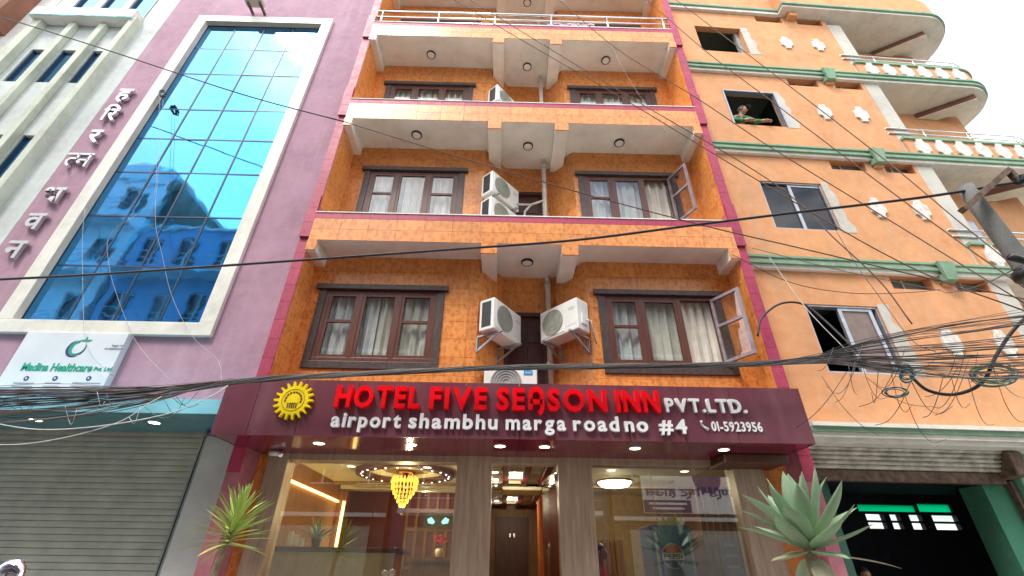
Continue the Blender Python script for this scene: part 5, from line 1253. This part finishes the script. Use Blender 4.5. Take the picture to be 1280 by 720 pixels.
# ================================================================== PEOPLE
def skin_mesh(name, verts, edges, radii, mat, parent, root=0, sub=2):
    me = bpy.data.meshes.new(name); me.from_pydata([tuple(v) for v in verts], edges, []); me.materials.append(M[mat])
    o = link(name, me, parent)
    me.skin_vertices.new() if hasattr(me.skin_vertices, 'new') and not me.skin_vertices else None
    sk = o.modifiers.new('skin', 'SKIN'); sk.use_smooth_shade = True
    if not me.skin_vertices:
        bm = bmesh.new(); bm.from_mesh(me); bm.verts.layers.skin.verify(); bm.to_mesh(me); bm.free()
    for i, r in enumerate(radii): me.skin_vertices[0].data[i].radius = (r, r) if not isinstance(r, tuple) else r
    me.skin_vertices[0].data[root].use_root = True
    ss = o.modifiers.new('sub', 'SUBSURF'); ss.levels = sub; ss.render_levels = sub
    return o
def person(label, J, shirt, X, legs=True, cap=None, longhair=False):
    """J: joints in a local frame where the person faces -y; X: world matrix"""
    root = thing('person', label, 'person', tuple(X.translation))
    P = {k: X @ Vector(v) for k, v in J.items()}
    names = ['pelvis', 'chest', 'neck', 'head', 'shL', 'elL', 'wrL', 'shR', 'elR', 'wrR', 'hipL', 'knL', 'anL', 'toL', 'hipR', 'knR', 'anR', 'toR']
    V = [P[n] for n in names]; E = [(0, 1), (1, 2), (2, 3), (1, 4), (4, 5), (5, 6), (1, 7), (7, 8), (8, 9), (0, 10), (10, 11), (11, 12), (12, 13), (0, 14), (14, 15), (15, 16), (16, 17)]
    r = [.125, .13, .055, .06, .065, .045, .032, .065, .045, .032, .085, .06, .042, .035, .085, .06, .042, .035]
    # hands: palm and five fingers each
    for sd, wr, el in (('L', 6, 5), ('R', 9, 8)):
        d = (V[wr] - V[el]).normalized(); sdv = d.cross(Vector((0, 0, 1)));
        if sdv.length < .1: sdv = Vector((1, 0, 0))
        sdv.normalize(); palm = len(V); V.append(V[wr] + d * .07); r.append(.034); E.append((wr, palm))
        for k in range(4):
            b0 = len(V); V.append(V[palm] + d * .035 + sdv * (.03 - .02 * k)); V.append(V[palm] + d * (.085 - .008 * abs(k - 1)) + sdv * (.034 - .023 * k) + Vector((0, 0, -.02))); r += [.0095, .008]; E += [(palm, b0), (b0, b0 + 1)]
        b0 = len(V); V.append(V[wr] + d * .05 + sdv * .045); V.append(V[wr] + d * .085 + sdv * .06); r += [.011, .009]; E += [(wr, b0), (b0, b0 + 1)]
    skin_mesh('body', V, E, r, 'skin', root)
    skin_mesh('shirt', [P['pelvis'], P['chest'], P['chest'].lerp(P['neck'], .6), P['shL'], P['elL'], P['wrL'].lerp(P['elL'], .15), P['shR'], P['elR'], P['wrR'].lerp(P['elR'], .15)], [(0, 1), (1, 2), (1, 3), (3, 4), (4, 5), (1, 6), (6, 7), (7, 8)], [.155, .16, .075, .085, .062, .048, .085, .062, .048], shirt, root)
    if legs: skin_mesh('trousers', [P[n] for n in ('pelvis', 'hipL', 'knL', 'anL', 'hipR', 'knR', 'anR')], [(0, 1), (1, 2), (2, 3), (0, 4), (4, 5), (5, 6)], [.15, .105, .078, .058, .105, .078, .058], 'trouser', root)
    # head with face
    hd = P['head']; fw = (X.to_3x3() @ Vector(J.get('look', (0, -1, 0)))).normalized(); upv = Vector((0, 0, 1)); rt = fw.cross(upv).normalized(); up2 = rt.cross(fw)
    def hp(f, s_, u): return hd + fw * f + rt * s_ + up2 * u
    mb = MB(); nu, nv = 20, 14; vs = []
    for j in range(nv + 1):
        th = math.pi * j / nv
        for i in range(nu):
            ph = 2 * math.pi * i / nu; f, s_, u = math.sin(th) * math.cos(ph), math.sin(th) * math.sin(ph), math.cos(th)
            wdt = .075 * (1 - .22 * max(0, -u)); vs.append(hp(.095 * f * (1 - .1 * max(0, -u)), wdt * s_, .115 * u))
    mb.add(vs, [(j * nu + i, j * nu + (i + 1) % nu, (j + 1) * nu + (i + 1) % nu, (j + 1) * nu + i) for j in range(nv) for i in range(nu)])
    mb.add([hp(.09, 0, .02), hp(.118, 0, -.025), hp(.09, .018, -.03), hp(.09, -.018, -.03)], [(0, 1, 2), (0, 3, 1), (1, 3, 2)])
    for e in (-1, 1): mb.lathe([(.006, -.025), (.018, 0), (.01, .025)], tuple(hp(-.005, e * .076, -.005)), 8)
    h = mb.build('head', 'skin', root, True)
    for e in (-1, 1): MB().lathe([(.001, -.008), (.011, 0), (.001, .008)], tuple(hp(.084, e * .03, .012)), 8).build('eye', 'black', h)
    MB().tube([hp(.086, -.022, -.055), hp(.092, 0, -.056), hp(.086, .022, -.055)], .005, 5).build('mouth', 'redp', h)
    hm = MB(); vs = []
    for j in range(9):
        th = math.pi * .58 * j / 8
        for i in range(nu):
            ph = 2 * math.pi * i / nu; f, s_, u = math.sin(th) * math.cos(ph), math.sin(th) * math.sin(ph), math.cos(th)
            if f > .35 and u < .35: f, u = f * .75, max(u, .32)
            vs.append(hp(-.01 + .102 * f, .083 * s_, .012 + .118 * u))
    hm.add(vs, [(j * nu + i, (j + 1) * nu + i, (j + 1) * nu + (i + 1) % nu, j * nu + (i + 1) % nu) for j in range(8) for i in range(nu)])
    if longhair: hm.tube([hp(-.07, 0, .02), hp(-.10, 0, -.08), hp(-.10, 0, -.22)], [.07, .075, .04], 12)
    if cap: hm.add([hp(.08, -.07, .06), hp(.17, -.05, .05), hp(.17, .05, .05), hp(.08, .07, .06), hp(.08, -.07, .07), hp(.17, -.05, .058), hp(.17, .05, .058), hp(.08, .07, .07)], [(0, 1, 2, 3), (7, 6, 5, 4), (0, 4, 5, 1), (1, 5, 6, 2), (2, 6, 7, 3), (3, 7, 4, 0)])
    hm.build('cap' if cap else 'hair', cap or 'hair', root, True)
    return root
STANDJ = dict(pelvis=(0, 0, .92), chest=(0, -.01, 1.28), neck=(0, -.01, 1.47), head=(0, -.03, 1.60), shL=(.17, 0, 1.38), elL=(.24, .02, 1.1), wrL=(.23, -.1, .88), shR=(-.17, 0, 1.38), elR=(-.24, .02, 1.1), wrR=(-.23, -.1, .88),
              hipL=(.09, 0, .86), knL=(.1, -.02, .48), anL=(.1, 0, .09), toL=(.11, -.15, .04), hipR=(-.09, 0, .86), knR=(-.1, -.02, .48), anR=(-.1, 0, .09), toR=(-.11, -.15, .04))
LEAN = dict(STANDJ, pelvis=(-.06, .32, .84), chest=(.0, .08, 1.03), neck=(.04, -.02, 1.17), head=(.08, -.07, 1.28), shL=(.15, .0, 1.11), elL=(.20, -.12, .86), wrL=(.36, -.2, .80), shR=(-.15, .02, 1.11), elR=(-.19, -.12, .86), wrR=(.0, -.2, .80), hipL=(.04, .33, .80), hipR=(-.14, .33, .80), knL=(.05, .28, .45), knR=(-.15, .28, .45), anL=(.05, .36, .09), anR=(-.15, .36, .09), toL=(.06, .2, .04), toR=(-.16, .2, .04), look=(.75, -.6, -.25))
M['capcloth'] = simple('dark_cap', (.06, .05, .045), .9)
person('man in green patterned shirt and cap leaning out of a window of the orange building', LEAN, 'shirtgreen', OW @ Matrix.Translation((1.03, .18, 9.01)), cap='capcloth')
SIT = dict(STANDJ, pelvis=(0, .05, .50), chest=(0, 0, .86), neck=(0, -.02, 1.05), head=(0, -.05, 1.18), shL=(.17, 0, .96), shR=(-.17, 0, .96), elL=(.22, -.1, .72), elR=(-.22, -.1, .72), wrL=(.15, -.3, .76), wrR=(-.15, -.3, .76), hipL=(.09, 0, .48), hipR=(-.09, 0, .48), knL=(.1, -.42, .5), knR=(-.1, -.42, .5), anL=(.1, -.42, .09), anR=(-.1, -.42, .09), toL=(.11, -.56, .04), toR=(-.11, -.56, .04))
q = atY(744, 676, 8.3)
person('woman in a red top with dark tied hair seated inside the right shop window', SIT, 'shirtred', Matrix.Translation((q.x + .02, 8.3, LF)) @ Matrix.Rotation(R(70), 4, 'Z'), longhair=True)
chx = thing('dining_chair', 'dark dining chair under the seated woman in red', 'chair', (q.x, 8.3, LF))
MB().box(q.x - .22, q.x + .22, 8.1, 8.52, LF + .36, LF + .40).build('seat', 'wooddark', chx)
for dx in (-.2, .17):
    for dy in (8.11, 8.48): MB().box(q.x + dx, q.x + dx + .035, dy, dy + .035, LF, LF + .36).build('leg', 'wooddark', chx)
MB().box(q.x - .22, q.x - .18, 8.1, 8.52, LF + .40, LF + .85).build('backrest', 'wooddark', chx)
q = atY(1075, 709, 7.3)
person('person standing inside the dark shop, only the top of the head showing', STANDJ, 'trouser', Matrix.Translation((q.x, 7.3, q.z - 1.71)))

# ================================================================== MOTORCYCLE (only its mirror reaches into the picture)
BX, BY_ = -2.1, 2.0
mc = thing('motorcycle', 'parked motorcycle whose round chrome mirror shows at the lower left corner', 'motorcycle', (BX - .6, BY_, GZ))
for x in (BX - 1.15, BX + .12):
    wv = MB()
    wv.add(*(lambda vs, fs: (vs, fs))([(x + (.27 + .045 * math.cos(b)) * math.cos(a), BY_ + .045 * math.sin(b), GZ + .315 + (.27 + .045 * math.cos(b)) * math.sin(a)) for a in [2 * math.pi * i / 28 for i in range(28)] for b in [2 * math.pi * j / 8 for j in range(8)]], [(i * 8 + j, i * 8 + (j + 1) % 8, ((i + 1) % 28) * 8 + (j + 1) % 8, ((i + 1) % 28) * 8 + j) for i in range(28) for j in range(8)]))
    wo = wv.build('wheel', 'black', mc, True); MB().lathe([(.03, BY_ - .06), (.03, BY_ + .06)], (x, 0, GZ + .315), 12, 'y').build('hub', 'steel', wo)
    for i in range(6): a = math.pi * i / 6; MB().tube([(x - .24 * math.cos(a), BY_, GZ + .315 - .24 * math.sin(a)), (x + .24 * math.cos(a), BY_, GZ + .315 + .24 * math.sin(a))], .006, 5).build('spoke', 'steel', wo)
MB().tube([(BX - .18, BY_, GZ + .80), (BX - .35, BY_, GZ + .86), (BX - .6, BY_, GZ + .82)], [.09, .14, .10], 14).build('fuel_tank', 'redp', mc, True)
MB().tube([(BX - .6, BY_, GZ + .77), (BX - .9, BY_, GZ + .76), (BX - 1.25, BY_, GZ + .82)], [.10, .12, .07], 12).build('seat', 'black', mc, True)
MB().box(BX - .75, BX - .35, BY_ - .12, BY_ + .12, GZ + .25, GZ + .62).build('engine', 'steel', mc, bevel=.05)
MB().tube([(BX - .15, BY_, GZ + .85), (BX - .5, BY_, GZ + .6), (BX - 1.15, BY_, GZ + .32)], .025, 8).build('frame', 'black', mc, True)
for s_ in (-1, 1): MB().tube([(BX - .16, BY_ + .08 * s_, GZ + .95), (BX + .12, BY_ + .08 * s_, GZ + .315)], .022, 8).build('fork', 'steel', mc, True)
MB().tube([(BX - .35, BY_ - .36, GZ + 1.02), (BX - .2, BY_ - .15, GZ + 1.0), (BX - .17, BY_, GZ + .96), (BX - .2, BY_ + .15, GZ + 1.0), (BX - .35, BY_ + .36, GZ + 1.02)], .014, 8).build('handlebar', 'steel', mc, True)
MB().lathe([(.001, .06), (.08, .04), (.085, 0), (.06, -.08)], (BX - .05, BY_, GZ + .88), 16).build('headlight', 'chrome', mc, True)
for s_ in (-1, 1):
    p = Vector((BX - .26, BY_ + .25 * s_, GZ + 1.02)); e = atY(9, 720, BY_ + .36 * s_) if s_ > 0 else Vector((BX - .3, BY_ - .38, GZ + 1.3))
    ms = MB().tube([p, p + (e - p) * .5 + Vector((0, 0, .02)), e], .006, 6).build('mirror_stalk', 'steel', mc, True)
    MB().lathe([(.001, -.032), (.04, -.028), (.062, -.008), (.066, .008), (.05, .024), (.001, .03)], tuple(e), 24, 'y').build('mirror', 'chrome', ms, True)

# ================================================================== OPPOSITE SIDE OF THE STREET (seen only in the reflections)
OY = -4.5
def opposite(x0, x1, h, wall, label, nwin, glass='navyglass', balc=True, seed=1):
    o = thing('opposite_building', label, 'building', ((x0 + x1) / 2, OY - 3, GZ), group='buildings across the street')
    hl = []; nst = int(h / 3.0); W = (x1 - x0) / nwin
    for k in range(1, nst):
        for i in range(nwin): hl.append((x0 + W * i + W * .25, x0 + W * i + W * .75, GZ + 3.0 * k + .9, GZ + 3.0 * k + 2.3))
    mb = MB()
    for c in holes_cells(x0, x1, GZ, GZ + h, hl): mb.box(c[0], c[1], OY - .25, OY, c[2], c[3])
    mb.build('wall', wall, o); MB().box(x0, x1, OY - 7, OY - .26, GZ + h - .3, GZ + h - .01).box(x0, x1, OY - 7.2, OY - 7, GZ, GZ + h).build('roof', 'cement', o)
    MB().box(x0 + .01, x1 - .01, OY - 1.4, OY - 1.3, GZ, GZ + h - .31).build('inner_wall', 'room', o)
    for h_ in hl:
        wo = MB().box(h_[0], h_[1], OY - .16, OY - .10, h_[2], h_[2] + .06).box(h_[0], h_[1], OY - .16, OY - .10, h_[3] - .06, h_[3]).box((h_[0] + h_[1]) / 2 - .03, (h_[0] + h_[1]) / 2 + .03, OY - .16, OY - .10, h_[2] + .06, h_[3] - .06).build('window', 'white', o)
        MB().box(h_[0], h_[1], OY - .14, OY - .13, h_[2] + .06, h_[3] - .06).build('pane', glass, wo)
    for k in range(1, nst + 1):
        if balc and k < nst:
            s = MB().box(x0 + .3, x1 - .3, OY + .001, OY + .8, GZ + 3.0 * k - .05, GZ + 3.0 * k + .08).build('balcony', 'oppC', o)
            for z in (.4, .7, 1.0): MB().tube([(x0 + .3, OY + .78, GZ + 3 * k + z), (x1 - .3, OY + .78, GZ + 3 * k + z)], .02, 5).build('rail', 'alum', s)
        else: MB().box(x0, x1, OY + .001, OY + .12, GZ + 3.0 * k - .12, GZ + 3.0 * k).build('band', 'oppC', o)
    MB().box(x0 + .5, x1 - .5, OY + .002, OY + .05, GZ + .1, GZ + 2.6).build('shop_shutter', 'shutter', o)
    return o
opposite(-27, -17.3, 19.0, 'oppC', 'tall white block across the street mirrored in the blue glass', 5, seed=2)
opposite(-17.0, -10.6, 15.0, 'oppB', 'blue painted block with railed balconies mirrored in the blue glass', 4)
opposite(-10.4, -3.9, 12.2, 'oppD', 'dark brick block across the street with plain window rows', 4, balc=False)
opposite(-3.7, 3.6, 15.2, 'oppE', 'indigo painted block straight across from the hotel lobby', 4, balc=True)
opposite(3.8, 12, 12.2, 'oppD', 'dark brick block across the street carrying the guest house banner', 5, balc=False)
bn = thing('guest_house_banner', 'guest house banner across the street mirrored in the right lobby glass', 'banner', (6.5, OY + .1, 3.4))
NX0, NX1, NZ0, NZ1 = 4.85, 8.35, 3.36, 4.56
MB().box(NX0, NX1, OY + .06, OY + .09, NZ0, NZ1).build('sheet', 'print_ban', bn)
MB().box(NX0 + .02, NX0 + 1.65, OY + .091, OY + .094, NZ0 + .02, NZ0 + .42).build('blue_block', 'bnavy', bn)
flat_text('पण्ड गेष्ट हाउस', bn, NX0 + .1, NX1 - .15, OY + .096, NZ0 + .55, .26, 'bnavy', 'banner_text', .003, .02, -1)
flat_text('9818165330', bn, NX0 + .12, NX0 + 1.2, OY + .096, NZ1 - .26, .14, 'bgrey', 'banner_text', .003, .012, -1)
MB().lathe([(.5, OY + .091), (.5, OY + .094)], (NX0 + 2.35, 0, NZ1 - .05), 30, 'y').build('dark_oval', 'bnavy', bn)
for i in range(2): MB().box(NX0 + .2 + .1 * i, NX0 + 1.5 - .1 * i, OY + .095, OY + .098, NZ0 + .27 - .15 * i, NZ0 + .34 - .15 * i).build('small_print', 'print_ban', bn)
